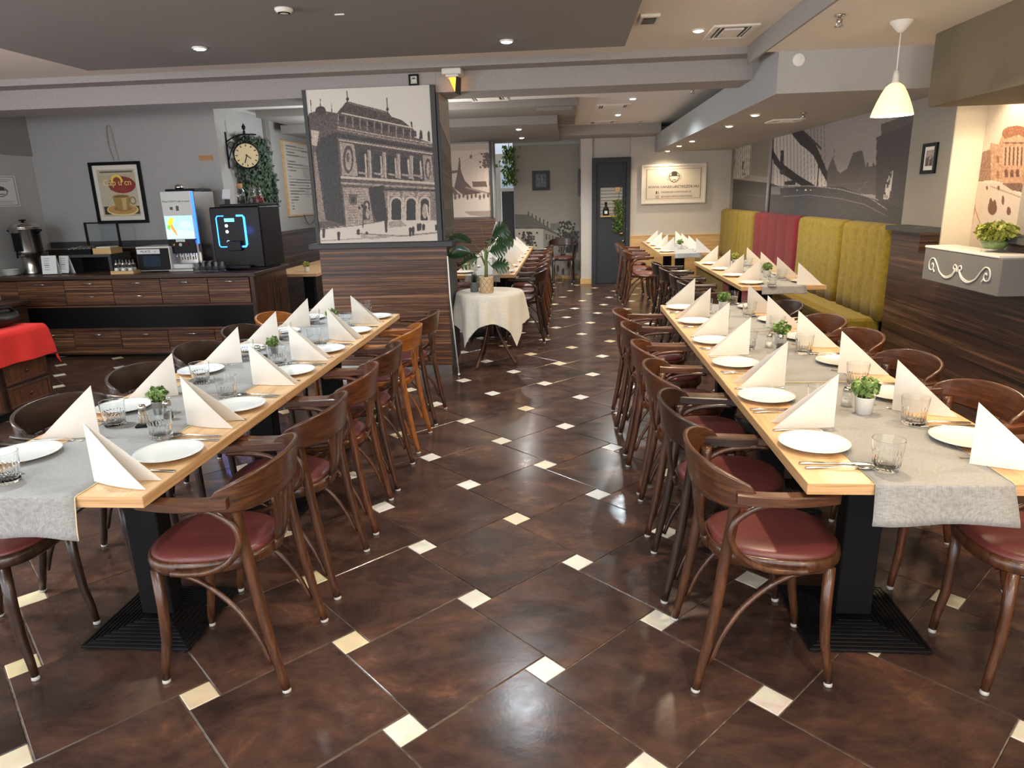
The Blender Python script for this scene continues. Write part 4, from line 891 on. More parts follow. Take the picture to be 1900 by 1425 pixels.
def glass_obj(n=20):
    # one solid body: fluted outside wall, smooth rim, thick base
    prof = [(0, .0012), (.030, .0012), (.0345, .0), (.0365, .004), (.0385, .030), (.0404, .050), (.0410, .0555), (.0412, .0580), (.0430, .080), (.04435, .0945), (.0444, .0950), (.0442, .0954), (.0436, .0954), (.0434, .0950), (.04335, .0945), (.0418, .080), (.0396, .054), (.0368, .030), (.0345, .018), (.0335, .0155), (.030, .0135), (0, .0132)]
    vs = []; fs = []; m = len(prof)
    for i, (r, z) in enumerate(prof):
        for k in range(n * 2):
            th = PI * k / n; rr = r - (.0022 if (k % 2 and i in (3, 4, 5)) else 0); vs.append((rr * math.cos(th), rr * math.sin(th), z))
    N2 = n * 2; mb = MB()
    for i in range(m - 1):
        for k in range(N2): k2 = (k + 1) % N2; fs.append((i * N2 + k, i * N2 + k2, (i + 1) * N2 + k2, (i + 1) * N2 + k))
    mb.add(vs, fs, True)
    for q, f in enumerate(fs):
        if 3 <= q // N2 <= 5: mb.sm[q] = False
    me = mb.mesh('water_glass', m_tum)
    bm = bmesh.new(); bm.from_mesh(me); bmesh.ops.remove_doubles(bm, verts=bm.verts, dist=1e-6); bmesh.ops.recalc_face_normals(bm, faces=bm.faces); bm.to_mesh(me); bm.free()
    return me
gl_me = glass_obj()
def bar(mb, pts, wts, th, z0):
    """flat cutlery bar along -Y..+Y: pts (y, halfwidth, z)"""
    L_, R_ = [], []
    rows = [[(-hw, y, z + z0), (-hw * .6, y, z + z0 + th), (hw * .6, y, z + z0 + th), (hw, y, z + z0), (0, y, z + z0 - th * .2)] for y, hw, z in pts]
    mb.grid(rows, closed_u=True); mb.add(rows[0], [(0, 1, 2, 3, 4)]); mb.add(rows[-1], [(4, 3, 2, 1, 0)])
knife = MB(); bar(knife, [(-.105, .004, 0), (-.10, .0085, 0), (-.03, .0065, 0), (0, .005, 0)], None, .004, .001); bar(knife, [(0, .005, 0), (.015, .009, 0), (.07, .0105, 0), (.095, .007, 0), (.105, .001, 0)], None, .0012, .0018)
knife_me = knife.mesh('table_knife', m_steel)
spoon = MB(); bar(spoon, [(-.10, .004, 0), (-.095, .0085, .0), (-.03, .005, .003), (.02, .0034, .006), (.045, .004, .004)], None, .003, .001)
rows = []
for i in range(9):
    f = i / 8; y = .040 + .062 * f; hw = .021 * math.sqrt(max(0, 1 - (2 * f - 1) ** 2)) ** .9 + .0006
    rows.append([(hw * u, y, .0015 + .006 * (u * u) * (1 - (2 * f - 1) ** 2) + .006 * (2 * f - 1) ** 2) for u in (-1, -.6, -.2, .2, .6, 1)])
spoon.shell(rows, .0012); spoon_me = spoon.mesh('spoon', m_steel)
fork = MB(); bar(fork, [(-.10, .004, 0), (-.095, .0085, .0), (-.03, .005, .003), (.03, .0036, .006), (.05, .010, .003), (.062, .0105, .0)], None, .0022, .001)
for k in range(4): bar(fork, [(.060, .0016, .0), (.08, .0014, -.0003), (.10, .0006, .003)], None, .0014, .001); fork.v[-15:] = [(x + (-.0078 + k * .0052), y, z) for x, y, z in fork.v[-15:]]
fork_me = fork.mesh('fork', m_steel)
def setting(x, y, rz, where, grp, zt=ZT, full=True, glass=True, gl=(.185, .25), nap=(-.185, .235), k=0):
    """x, y: table edge at the seat; rz: diner facing; where: words that place it"""
    c, s = math.cos(rz), math.sin(rz)
    def W(u, v, z=0): return (x + c * u - s * v, y + s * u + c * v, zt + z)
    j = lambda a: rng.normal(0, a)
    def put(nm, me, u, v, r, label, cat, g, z=0.0):
        o = link(nm, me, None, W(u + j(.006), v + j(.006), z)); o.rotation_euler = (0, 0, rz + r); return tag(o, label, cat, g)
    put('dinner_plate', plate_me, 0, .118, j(.3), f'white dinner plate {where}', 'plate', 'plates on the ' + grp)
    put('napkin', nap_me[k % 3], nap[0], nap[1], j(.07) - .05, f'white paper napkin folded upright {where}', 'napkin', 'napkins on the ' + grp, .0015)
    if full:
        put('table_knife', knife_me, .150, .122, j(.02), f'steel table knife {where}', 'knife', 'knives on the ' + grp, .0006)
        put('spoon', spoon_me, .178, .118, j(.02), f'steel spoon {where}', 'spoon', 'spoons on the ' + grp, .0006)
        put('fork', fork_me, -.150, .122, j(.02), f'steel fork beside the napkin {where}', 'fork', 'forks on the ' + grp, .0006)
    if glass:
        p = W(gl[0] + j(.008), gl[1] + j(.008), .0014)
        o = link('water_glass', gl_me, None, p); o.rotation_euler = (0, 0, rz + j(.5)); tag(o, f'clear faceted water tumbler {where}', 'glass', 'tumblers on the ' + grp)
def seat_row(xe, ys, rz, tname, side, **kw):
    n = len(ys)
    for i, y in enumerate(ys): setting(xe, y, rz, f'on the {tname}, {nth(i, n)} on its {side}', tname, k=i, **kw)
seat_row(0.664, [2.145, 2.686, 3.254, 3.75, 4.356, 4.886], E_, 'right long table', 'aisle side')
seat_row(1.386, [2.19, 2.70, 3.27, 3.82, 4.36, 4.87], W_, 'right long table', 'wall side', nap=(-.19, .21), gl=(.175, .215))
seat_row(-1.214, [2.055, 2.579, 3.151, 3.63, 4.17, 4.69], W_, 'left long table', 'aisle side', nap=(-.215, .222), gl=(.165, .235))
seat_row(-1.928, [2.037, 2.563, 3.167, 3.655, 4.17, 4.68], E_, 'left long table', 'counter side', nap=(-.205, .235), gl=(.195, .225))
seat_row(1.45, [6.18, 6.75, 7.32, 7.9], E_, 'velvet bench table', 'aisle side', full=False)
seat_row(2.15, [6.22, 6.78, 7.35, 7.95], W_, 'velvet bench table', 'bench side', full=False)
seat_row(1.21, [9.65, 10.25, 10.85, 11.45], E_, 'back right table', 'aisle side', full=False, glass=False)
seat_row(1.91, [9.65, 10.25, 10.85, 11.45], W_, 'back right table', 'bench side', full=False, glass=False)
seat_row(-0.56, [7.5, 8.08, 8.66, 9.24, 9.82, 10.4, 10.98], W_, 'back centre table', 'aisle side', full=False, glass=False)
seat_row(-1.24, [7.5, 8.08, 8.66, 9.24, 9.82, 10.4, 10.98], E_, 'back centre table', 'pillar side', full=False, glass=False)
# chairs of the rear tables
chair_row([1.19, 1.20, 1.18, 1.17], [6.22, 6.78, 7.42, 8.0], E_, 'velvet bench table', 'aisle side', 'armchairs at the velvet bench table', [2, 2, 2, 2])
chair_row([0.98, 0.98, 0.96], [9.75, 10.45, 11.1], E_, 'back right table', 'aisle side', 'armchairs at the back right table', [1, 0, 1])
chair_row([-0.465, -0.475, -0.465, -0.475, -0.465, -0.475, -0.465], [7.55, 8.12, 8.68, 9.25, 9.83, 10.42, 11.0], W_, 'back centre table', 'aisle side', 'armchairs at the back centre table', [2, 0, 1, 0, 1, 0, 2])
put_chair(-0.10, 12.55, PI, 'dark brown bentwood armchair alone against the old town wallpaper', 'armchairs by the far wall', 2)
chair_row([-1.33, -1.34, -1.33], [7.6, 8.2, 8.8], E_, 'back centre table', 'pillar side', 'armchairs on the pillar side of the back centre table', [2, 2, 2])

# ------------------------------------------------------------------ condiments and little plants on the tables
def leafy(n, rx, rz_, zc, ls, m, seed, parent, name='foliage', stems=True, base=(0, 0, 0)):
    r = np.random.default_rng(seed); mb = MB(); st = MB()
    for k in range(n):
        d = r.normal(0, 1, 3); d /= np.linalg.norm(d); q = r.uniform(.35, 1) ** .5
        c = Vector((d[0] * rx * q, d[1] * rx * q, zc + d[2] * rz_ * q)); a = Vector(r.normal(0, 1, 3)).normalized(); b = a.cross(Vector(r.normal(0, 1, 3))).normalized(); L = ls * r.uniform(.7, 1.3); w_ = L * .36
        nrm = a.cross(b); mb.add([c - a * L * .5, c + b * w_ - nrm * .1 * L, c + a * L * .5, c - b * w_ - nrm * .1 * L, c], [(0, 1, 4), (1, 2, 4), (2, 3, 4), (3, 0, 4)], True)
        if stems and k % 4 == 0: st.tube([base, (c.x * .5, c.y * .5, (base[2] + c.z) / 2), tuple(c)], .0011, 4)
    if stems: st.build('stem', m_stem, parent)
    o = mb.build(name, m, parent); o['kind'] = 'stuff'; return o
def pot_plant(x, y, z, label, grp, s=1.0, seed=1, pot_m=None, leaf=None, n=120, name='potted_herb', zc=.105):
    t = thing(name, label, 'plant', (x, y, z), 0, grp)
    MB().lathe([(.026 * s, 0), (.028 * s, .001), (.0335 * s, .062 * s), (.0345 * s, .064 * s), (.032 * s, .064 * s), (.030 * s, .055 * s), (0, .055 * s)], 24).build('pot', pot_m or m_porc, t)
    MB().lathe([(.0305 * s, .054 * s), (.02 * s, .058 * s), (0, .059 * s)], 16, hi=False).build('soil', m_soil, t)
    leafy(n, .046 * s, .036 * s, (zc - .008) * s, .024 * s, leaf or m_leaf, seed, t, base=(0, 0, .055 * s)); return t
def shaker(x, y, z, label, content, grp):
    t = thing('shaker', label, 'shaker', (x, y, z + .0012), 0, grp)
    MB().lathe([(.019, 0), (.0215, .002), (.020, .03), (.016, .058), (.0145, .058), (.018, .03), (.0185, .004), (0, .004)], 16).build('body', m_glass, t)
    MB().lathe([(.0175, .0045), (.017, .028), (.0, .029)], 14).build('filling', content, t)
    MB().lathe([(.0158, .057), (.0158, .068), (.012, .075), (0, .077)], 16).build('cap', m_steel, t)
def picks(x, y, z, label, grp):
    t = thing('toothpick_holder', label, 'holder', (x, y, z + .0012), .3, grp)
    MB().box(-.030, .030, -.018, .018, 0, .008, .002).build('base', m_black, t)
    MB().lathe([(.017, .008), (.0185, .03), (.014, .066), (.0125, .066), (.017, .03), (.0155, .010), (0, .010)], 16).build('body', m_glass, t)
    mb = MB(); r = np.random.default_rng(4)
    for k in range(22): a = r.uniform(0, 2 * PI); mb.tube([(.012 * math.cos(a), .012 * math.sin(a), .011), (.008 * math.cos(a + .6), .008 * math.sin(a + .6), .063)], .001, 4)
    mb.build('toothpicks', m_ltwood, t)['kind'] = 'stuff'
    MB().lathe([(.0140, .065), (.0145, .076), (.011, .084), (0, .086)], 16).build('cap', m_steel, t)
G = 'condiments and plants on the tables'; zr = .7515
pot_plant(1.063, 2.488, zr, 'green herb in white pot, nearest plant on the right long table', G, 1.0, 1)
shaker(1.035, 2.575, zr, 'glass salt shaker beside the nearest herb pot on the right long table', m_salt, G)
shaker(1.125, 2.60, zr, 'glass pepper shaker just behind the nearest herb pot on the right table', m_spice, G)
pot_plant(1.105, 3.66, zr, 'loose green herb in white pot at the middle of the right long table', G, .95, 2, leaf=m_leaf)
shaker(1.03, 3.60, zr, 'glass salt shaker at the middle of the right long table', m_salt, G)
shaker(1.075, 3.56, zr, 'glass pepper shaker at the middle of the right long table', m_spice, G)
pot_plant(1.05, 4.80, zr, 'green herb in white pot near the far end of the right long table', G, .95, 3)
pot_plant(-1.615, 2.50, zr, 'pale green herb in small pot, nearest plant on the left long table', G, .85, 4, pot_m=m_steel2, leaf=m_leaf)
picks(-1.585, 2.345, zr, 'glass toothpick holder with steel cap nearest on the left table', G)
shaker(-1.54, 2.43, zr, 'glass pepper shaker beside the toothpick holder on the left table', m_spice, G)
pot_plant(-1.585, 3.53, zr, 'green herb in small pot at the middle of the left table', G, .8, 5, pot_m=m_steel2)
shaker(-1.63, 3.44, zr, 'glass salt shaker at the middle of the left table', m_salt, G)
shaker(-1.59, 3.42, zr, 'glass pepper shaker at the middle of the left table', m_spice, G)
pot_plant(-1.56, 4.42, zr, 'green herb in small pot at the far part of the left table', G, .85, 6)
pot_plant(1.83, 6.62, zr, 'bushy herb in white pot on the velvet bench table', G, 1.0, 7)
pot_plant(1.80, 7.75, zr, 'pale flowering herb in white pot at the far end of the bench table', G, 1.0, 8, leaf=m_leaf_y)
pot_plant(1.57, 10.1, zr, 'small herb pot on the back right table by the door', G, 1.0, 9)

# ------------------------------------------------------------------ velvet bench along the right wall
def bench_back(y0, y1, m, label, nch):
    t = thing('bench_backrest', label, 'seat back', (0, 0, 0), 0, 'bench backs along the right wall'); n = nch * 8; rows = []
    for i in range(n + 1):
        f = i / n; yy = y0 + .004 + (y1 - y0 - .008) * f; g = abs(math.sin(PI * nch * f)) ** .35; e = min(1, min(f, 1 - f) * (y1 - y0) / .09); e = math.sqrt(max(0, 1 - (1 - e) ** 2))
        x = 2.62 - .045 * e - .016 * g * e; zt = 1.185 + .05 * e
        rows.append([(2.70, yy, zt - .012), (2.67, yy, zt), (2.625, yy, zt - .002), (x + .015, yy, zt - .018), (x, yy, zt - .06), (x, yy, .80), (x - .006, yy, .60), (x - .004, yy, .45), (2.66, yy, .44), (2.70, yy, .45)])
    mb = MB(); mb.grid([r + [r[0]] for r in rows]); mb.add(rows[0], [tuple(range(10))]); mb.add(rows[-1], [tuple(range(10))[::-1]]); mb.build('cushion', m, t); return t
bench_back(5.90, 6.92, m_olive, 'olive velvet bench back nearest to the camera', 5)
bench_back(6.92, 8.22, m_olive, 'olive velvet bench back next to the red one, nearer side', 5)
bench_back(8.22, 10.15, m_redv, 'red velvet bench back between the olive ones', 5)
bench_back(10.15, 11.08, m_olive, 'olive velvet bench back just beyond the red one', 4)
bench_back(11.08, 12.30, m_olive, 'olive velvet bench back farthest, against the door wall', 4)
t = thing('velvet_bench', 'long olive and red velvet bench seat along the right wall', 'bench')
def seatpad(y0, y1, m):
    mb = MB(); mb.box(2.17, 2.62, y0, y1, .33, .462, .022); mb.box(2.20, 2.62, y0 + .004, y1 - .004, .06, .329, .006); return mb
seatpad(5.99, 8.22, m_olive).build('seat', m_olive, t); seatpad(8.225, 10.15, m_redv).build('seat', m_redv, t); seatpad(10.155, 12.30, m_olive).build('seat', m_olive, t)
MB().box(2.24, 2.60, 6.02, 12.28, 0, .06).build('plinth', m_blackpl, t)
# ------------------------------------------------------------------ serving counter
CY, CT = 6.85, 0.868
cb = thing('serving_counter', 'long dark striped wooden counter with drawers along the left wall', 'counter')
MB().box(-5.98, -3.23, 6.90, 7.70, 0.09, .825).build('carcass', m_eb_dk, cb)
for z0, z1 in ((.535, .560), (.285, .312), (.03, .09)): MB().box(-5.98, -3.235, CY, 6.90, z0, z1, .002).build('rail', m_eb_x, cb)
MB().box(-5.98, -3.235, CY + .004, 6.90, .312, .535).build('recess_panel', m_blackpl, cb)
MB().box(-3.235, -3.195, CY, 7.70, 0.0, .825).build('end_panel', m_eb_v, cb)
MB().box(-5.98, -3.25, 6.92, 7.66, 0.0, .03).build('plinth', m_blackpl, cb)
hm = MB().tube(catmull([(-.062, 0, 0), (-.045, -.018, .003), (0, -.024, .005), (.045, -.018, .003), (.062, 0, 0)], 4), .0055, 6, flat=1.0).mesh('handle', m_steel)
xs = [-5.97, -5.762, -5.24, -4.713, -4.19, -3.68, -3.238]
for i in range(6):
    a, b = xs[i] + .003, xs[i + 1] - .003; two = i in (2, 3)
    for z0, z1, hz in ((.696, .82, .78), (.563, .692, .648)) if two else ((.563, .82, .78),):
        dr = MB().box(a, b, CY - .012, 6.90, z0, z1, .002).build('drawer', m_eb_x, cb)
        if i: link('handle', hm, dr, ((a + b) / 2, CY - .012, hz))
    dr = MB().box(a, b, CY - .012, 6.90, .093, .282, .002).build('drawer', m_eb_x, cb)
    if i: link('handle', hm, dr, ((a + b) / 2, CY - .012, .245))
wt = tag(MB().box(-5.99, -3.16, 6.82, 7.72, .828, CT, .004).build('worktop', m_eb_dk), 'dark striped worktop lying on the serving counter', 'worktop')
tag(MB().box(-5.95, -4.15, 7.62, 7.70, CT, CT + .205, .003).box(-5.95, -4.15, 7.58, 7.70, CT + .205, CT + .222, .003).build('back_ledge', m_eb_dk), 'dark raised ledge at the back of the serving counter', 'shelf')
struct('baseboard_left', MB().box(-5.98, -3.84, 7.715, 7.75, CT + .23, CT + .30), m_char)
# steel urn
def on_counter(name, label, cat, x, y, rz=0, group=None): return thing(name, label, cat, (x, y, CT), rz, group)
t = on_counter('hot_drink_urn', 'tall polished steel drinks urn with black handles on the counter', 'urn', -5.80, 7.15)
MB().lathe([(.09, 0), (.095, .005), (.085, .03), (.075, .10), (.078, .17), (.10, .19), (.13, .215), (.135, .24), (.135, .47), (.142, .475), (.142, .485)], 36).build('body', m_steel2, t)
MB().lathe([(.146, .485), (.146, .497), (.13, .52), (.09, .54), (.03, .548), (0, .549)], 36).build('lid', m_steel, t)
MB().lathe([(.012, .548), (.012, .556), (.034, .563), (.034, .573), (0, .577)], 16).build('knob', m_blackpl, t)
for s in (-1, 1): MB().tube([(s * .135, 0, .44), (s * .165, 0, .455), (s * .195, 0, .462)], [.022, .016, .01], 8).build('handle', m_blackpl, t)
MB().tube([(0, -.13, .22), (0, -.165, .22), (0, -.17, .18)], [.012, .012, .009], 8).box(-.008, .008, -.165, -.15, .22, .27).build('tap', m_blackpl, t)
MB().box(-.05, .05, -.136, -.128, .25, .44, .004).build('gauge', m_blackpl, t)
t = on_counter('plate_stack', 'stack of small white plates on the counter left of the urn', 'plates', -5.90, 6.97)
for k in range(5): link('saucer', plate_me, t, (0, 0, k * .013)).scale = (.8, .8, 1)
# printed cards
for k, (x, y, rz, w_, h_) in enumerate(((-5.47, 7.0, .15, .15, .20), (-5.36, 7.08, -.2, .13, .19))):
    t = on_counter('table_card', ('white printed price card standing right of the urn' if k == 0 else 'white printed card behind the price card on the counter'), 'card', x, y, rz)
    P = Print([(0, 0), (60, 0), (60, 80), (0, 80)], 30, 40, (216, 218, 216))
    for q in range(6): P.line([(10, 12 + q * 10), (30 + 15 * ((q * 3 + k) % 3) / 2, 12 + q * 10)], 2.4, (96, 98, 100))
    P.build('print', [(-w_ / 2, -.002, h_), (w_ / 2, -.002, h_), (w_ / 2, -.032, .012), (-w_ / 2, -.032, .012)], m_print, t)
    MB().add([(-w_ / 2, 0, h_), (w_ / 2, 0, h_), (w_ / 2, -.03, .012), (-w_ / 2, -.03, .012), (-w_ / 2, .05, 0.001), (w_ / 2, .05, 0.001)], [(0, 1, 2, 3), (1, 0, 4, 5)]).build('card', m_paper, t)
    MB().box(-w_ / 2, w_ / 2, -.04, .055, 0, .012, .002).build('foot', m_glass, t)
# dark stand with cutlery tray, glass screen, wooden box
t = on_counter('serving_stand', 'low dark stand with an open front carrying the cutlery trays', 'stand', -5.12, 7.25)
MB().box(-.27, .27, -.15, .20, .165, .195, .003).build('top', m_char, t)
for x0, x1 in ((-.27, -.235), (.235, .27)): MB().box(x0, x1, -.15, .20, 0, .165, .003).build('side', m_char, t)
MB().box(-.235, .235, .10, .12, 0, .165).build('back', m_blackpl, t)
def over(name, label, cat, x, y, z, rz=0): return thing(name, label, cat, (x, y, z), rz)
zs = CT + .1955
t = over('cutlery_tray', 'black tray of steel cutlery on the low dark stand', 'tray', -5.22, 7.22, zs)
MB().box(-.15, .15, -.11, .12, 0, .008).box(-.15, .15, -.11, -.10, .008, .055).box(-.15, .15, .11, .12, .008, .055).box(-.15, -.14, -.10, .11, .008, .055).box(.14, .15, -.10, .11, .008, .055).build('tray', m_blackpl, t)
mb = MB(); r = np.random.default_rng(5)
for k in range(34): x, y = r.uniform(-.12, .12), r.uniform(-.02, .04); a = r.normal(0, .5); mb.tube([(x - .09 * math.sin(a) * .3, y - .06, .045 + r.uniform(0, .02)), (x, y, .06 + r.uniform(0, .02)), (x + .03 * math.sin(a), y + .07, .05 + r.uniform(0, .03))], [.006, .004, .009], 5, flat=.5)
mb.build('cutlery', m_steel, t)['kind'] = 'stuff'
t = over('wooden_box', 'small open pine box beside the cutlery tray on the stand', 'box', -4.945, 7.20, zs)
MB().box(-.10, .10, -.09, .11, 0, .008).box(-.10, .10, -.09, -.08, .008, .062).box(-.10, .10, .10, .11, .008, .062).box(-.10, -.09, -.08, .10, .008, .062).box(.09, .10, -.08, .10, .008, .062).build('box', m_ltwood, t)
MB().box(-.08, .08, -.06, .09, .05, .075, .004).build('paper_napkins', m_nap, t)
t = over('sneeze_guard', 'black framed clear screen standing on the low stand', 'screen', -5.10, 7.40, zs)
for x in (-.185, .185): MB().box(x - .011, x + .011, -.01, .01, 0, .31, .002).build('post', m_blackpl, t)
MB().box(-.196, .196, -.01, .01, .31, .325, .002).build('top_rail', m_blackpl, t); MB().box(-.174, .174, -.002, .002, .02, .31).build('pane', m_pane, t)
# sugar shakers in a wooden tray
t = on_counter('shaker_tray', 'small pine tray under the sugar shakers on the counter', 'tray', -4.63, 6.98)
MB().box(-.125, .125, -.065, .065, 0, .006).box(-.125, .125, -.065, -.058, .006, .032).box(-.125, .125, .058, .065, .006, .032).box(-.125, -.118, -.058, .058, .006, .032).box(.118, .125, -.058, .058, .006, .032).build('tray', m_ltwood, t)
sh = None
for k in range(6):
    x, y = -4.63 + (-.075, 0, .075)[k % 3], 6.955 + .058 * (k // 3); lab = f'glass sugar pourer with steel spout in the pine tray, {["front", "back"][k // 3]} row {["left", "middle", "right"][k % 3]}'
    if sh is None:
        sh = thing('sugar_shaker', lab, 'shaker', (x, y, CT + .007), 0, 'sugar pourers in the pine tray')
        MB().lathe([(.028, 0), (.030, .004), (.027, .05), (.020, .082), (.018, .082), (.025, .05), (.027, .006), (0, .004)], 18).build('body', m_glass, sh)
        MB().lathe([(.0255, .006), (.0235, .052), (0, .054)], 16).build('sugar', m_salt, sh); MB().lathe([(.021, .081), (.021, .095), (.008, .105), (.0055, .135), (0, .136)], 16).build('spout', m_steel, sh)
    else: dup(sh, (x, y, CT + .007), 0, lab)
# countertop oven
t = on_counter('countertop_oven', 'small black countertop oven with white edges on the counter', 'oven', -4.345, 7.20)
MB().box(-.185, .185, -.15, .22, .012, .265, .008).build('body', m_white, t); MB().box(-.175, .175, -.160, -.148, .022, .248, .004).build('door', m_blackpl, t)
MB().box(-.11, .08, -.1615, -.160, .06, .17).build('window', mat('oven_window', (34, 48, 64), .08), t)
MB().box(-.165, .085, -.163, -.160, .192, .240).build('control_strip', m_paper, t)
lettering('Mo 8 CE  -  o', .03, m_ink, face_my(-.04, -.164, .216), t)
for sx in (-1, 1): MB().lathe([(.014, 0), (.014, .013)], 10, (sx * .15, 0, 0)).build('foot', m_blackpl, t)
# juice dispenser
t = on_counter('juice_dispenser', 'tall steel juice dispenser with a lit fruit panel on the counter', 'dispenser', -4.045, 7.36)
MB().box(-.165, .165, -.18, .24, .03, .815, .008).build('body', m_steel2, t)
MB().box(-.163, .163, -.245, -.18, .33, .815, .006).build('head', m_paper, t)
MB().box(-.15, .15, -.32, -.18, 0.0, .03, .005).build('drip_tray', m_steel2, t); MB().box(-.13, .13, -.20, -.181, .05, .32, .004).build('splash_panel', m_steel, t); MB().box(-.12, .10, -.27, -.185, .03, .075, .004).build('tray_insert', m_paper, t)
P = Print([(0, 0), (100, 0), (100, 90), (0, 90)], 50, 48, (150, 205, 232)); P.poly([(0, 50), (100, 60), (100, 90), (0, 90)], (172, 200, 216)).poly([(6, 30), (18, 8), (32, 6), (30, 26), (20, 42)], (246, 196, 40)).poly([(12, 40), (24, 30), (36, 60), (38, 82)], (238, 140, 60)).poly([(4, 44), (14, 30), (18, 44), (10, 56)], (110, 176, 60)).ell(70, 36, 20, 16, (176, 228, 246), .7)
o = P.build('lit_panel', [(-.15, -.2465, .57), (.15, -.2465, .57), (.15, -.2465, .335 + .0), (-.15, -.2465, .335)], None or m_print, t)
pm = bpy.data.materials.new('lit_print'); pm.use_nodes = True; nt = pm.node_tree; a = nt.nodes.new('ShaderNodeAttribute'); a.attribute_name = 'ink'; bs = nt.nodes['Principled BSDF']; nt.links.new(a.outputs['Color'], bs.inputs['Base Color']); nt.links.new(a.outputs['Color'], bs.inputs['Emission Color']); bs.inputs['Emission Strength'].default_value = 1.1; o.data.materials[0] = pm
lettering("Please DON'T take it away!", .026, m_inkg, face_my(0, -.2465, .715), t)
MB().box(-.075, -.045, -.247, -.2455, .63, .66).box(-.01, .02, -.247, -.2455, .62, .67).build('icons', m_inkg, t)
MB().box(-.15, .15, -.250, -.244, .185, .33, .003).build('tap_panel', m_blackpl, t)
MB().box(-.06, .04, -.253, -.250, .305, .33).build('sticker', m_paper, t)
for k, c in enumerate((m_gold, m_paper, m_redv)): MB().lathe([(.018, 0), (.018, .004), (0, .006)], 14).move(Matrix.Translation((-.09 + .075 * k, -.250, .275)) @ Matrix.Rotation(PI / 2, 4, 'X')).build('selector', c, t)
for k in range(4): MB().tube([(-.09 + k * .06, -.225, .19), (-.09 + k * .06, -.225, .115)], .006, 6).build('nozzle', m_steel, t)
MB().box(.1645, .170, -.24, -.20, .28, .81, .002).build('light_strip', m_blue, t)
MB().box(-.16, .16, -.15, .22, .815, .84, .008).build('lid', m_blackpl, t)
tag(MB().lathe([(.04, 0), (.045, .01), (.045, .03), (.03, .045), (0, .05)], 18, (-4.09, 7.30, CT + .8405)).build('lid_cap', m_steel), 'small steel cap lying on top of the juice dispenser', 'cap')
# coffee machine
t = on_counter('coffee_machine', 'black coffee machine with glowing blue light frame on the counter', 'coffee machine', -3.45, 7.30)
MB().box(-.27, .27, -.16, .36, .02, .645, .012).build('body', m_blackpl, t); MB().box(-.17, .26, -.12, .34, .645, .672, .006).build('lid', m_blackpl, t)
MB().box(-.20, .14, -.24, -.16, .02, .05, .004).build('drip_tray', m_blackpl, t); MB().box(-.10, .05, -.20, -.16, .20, .30, .006).build('spout', m_blackpl, t); MB().box(-.24, .24, -.1, .3, 0, .02).build('foot', m_blackpl, t)
for sx, r_ in ((-1, .005), (1, .010)):
    xo = -.05; p = [(xo + sx * .07, -.165, .555), (xo + sx * .135, -.165, .555), (xo + sx * .15, -.165, .535), (xo + sx * .15, -.165, .26), (xo + sx * .135, -.165, .24), (xo + sx * .07, -.165, .24)]
    MB().tube(p, r_, 6).build('light_bar', m_cyan if sx < 0 else m_cyan, t)
MB().box(-.115, -.01, -.164, -.160, .495, .53).build('display', m_display, t)
for z in (.455, .395, .29): MB().lathe([(.017, 0), (.017, .004), (0, .006)], 16).move(Matrix.Translation((-.10, -.160, z)) @ Matrix.Rotation(PI / 2, 4, 'X')).build('button', m_btn, t)
pl = bpy.data.lights.new('led_glow', 'POINT'); pl.energy = 0.7; pl.color = (.05, .2, 1); pl.shadow_soft_size = .05; o = bpy.data.objects.new('led_glow', pl); COL.objects.link(o); o.location = (-3.335, 7.095, 1.27)
zc = CT + .6725
t = over('cork_bottle', 'clear glass bottle with cork on top of the coffee machine', 'bottle', -3.43, 7.30, zc)
MB().lathe([(.042, 0), (.044, .004), (.044, .11), (.030, .15), (.027, .165), (.025, .165), (.028, .15), (.042, .11), (.041, .008), (0, .006)], 20).build('glass', m_glass, t); MB().lathe([(.025, .150), (.03, .205), (0, .206)], 16).build('cork', m_cork, t); MB().lathe([(.038, .008), (.038, .075), (0, .076)], 16).build('beans', m_spice, t)
for k, (x, y) in enumerate(((-3.32, 7.33), (-3.24, 7.30))):
    t = over('bean_jar', ('dark glass jar of coffee beans beside the corked bottle' if k == 0 else 'clear flared carafe at the right end of the coffee machine top'), 'jar', x, y, zc)
    MB().lathe([(.055, 0), (.057, .004), (.035, .10), (.028, .12), (.033, .16), (.031, .16), (.026, .12), (.033, .10), (.053, .008), (0, .006)], 20).build('glass', m_glass, t); MB().lathe([(.05, .008), (.04, .06 + .01 * k), (0, .065 + .01 * k)], 18).build('beans', m_spice if k == 0 else m_redv, t)
t = over('card_holder', 'small tilted black holder left of the corked bottle', 'holder', -3.55, 7.24, zc)
MB().add([(-.05, -.02, .06), (.03, -.02, .06), (.03, .02, .15), (-.05, .02, .15), (-.05, -.01, .05), (.03, -.01, .05), (.03, .03, .15), (-.05, .03, .15)], [(0, 1, 2, 3), (4, 7, 6, 5), (0, 4, 5, 1), (1, 5, 6, 2), (2, 6, 7, 3), (3, 7, 4, 0)]).build('face', m_paper, t); MB().box(-.03, .01, -.01, .03, 0, .07).build('foot', m_blackpl, t)
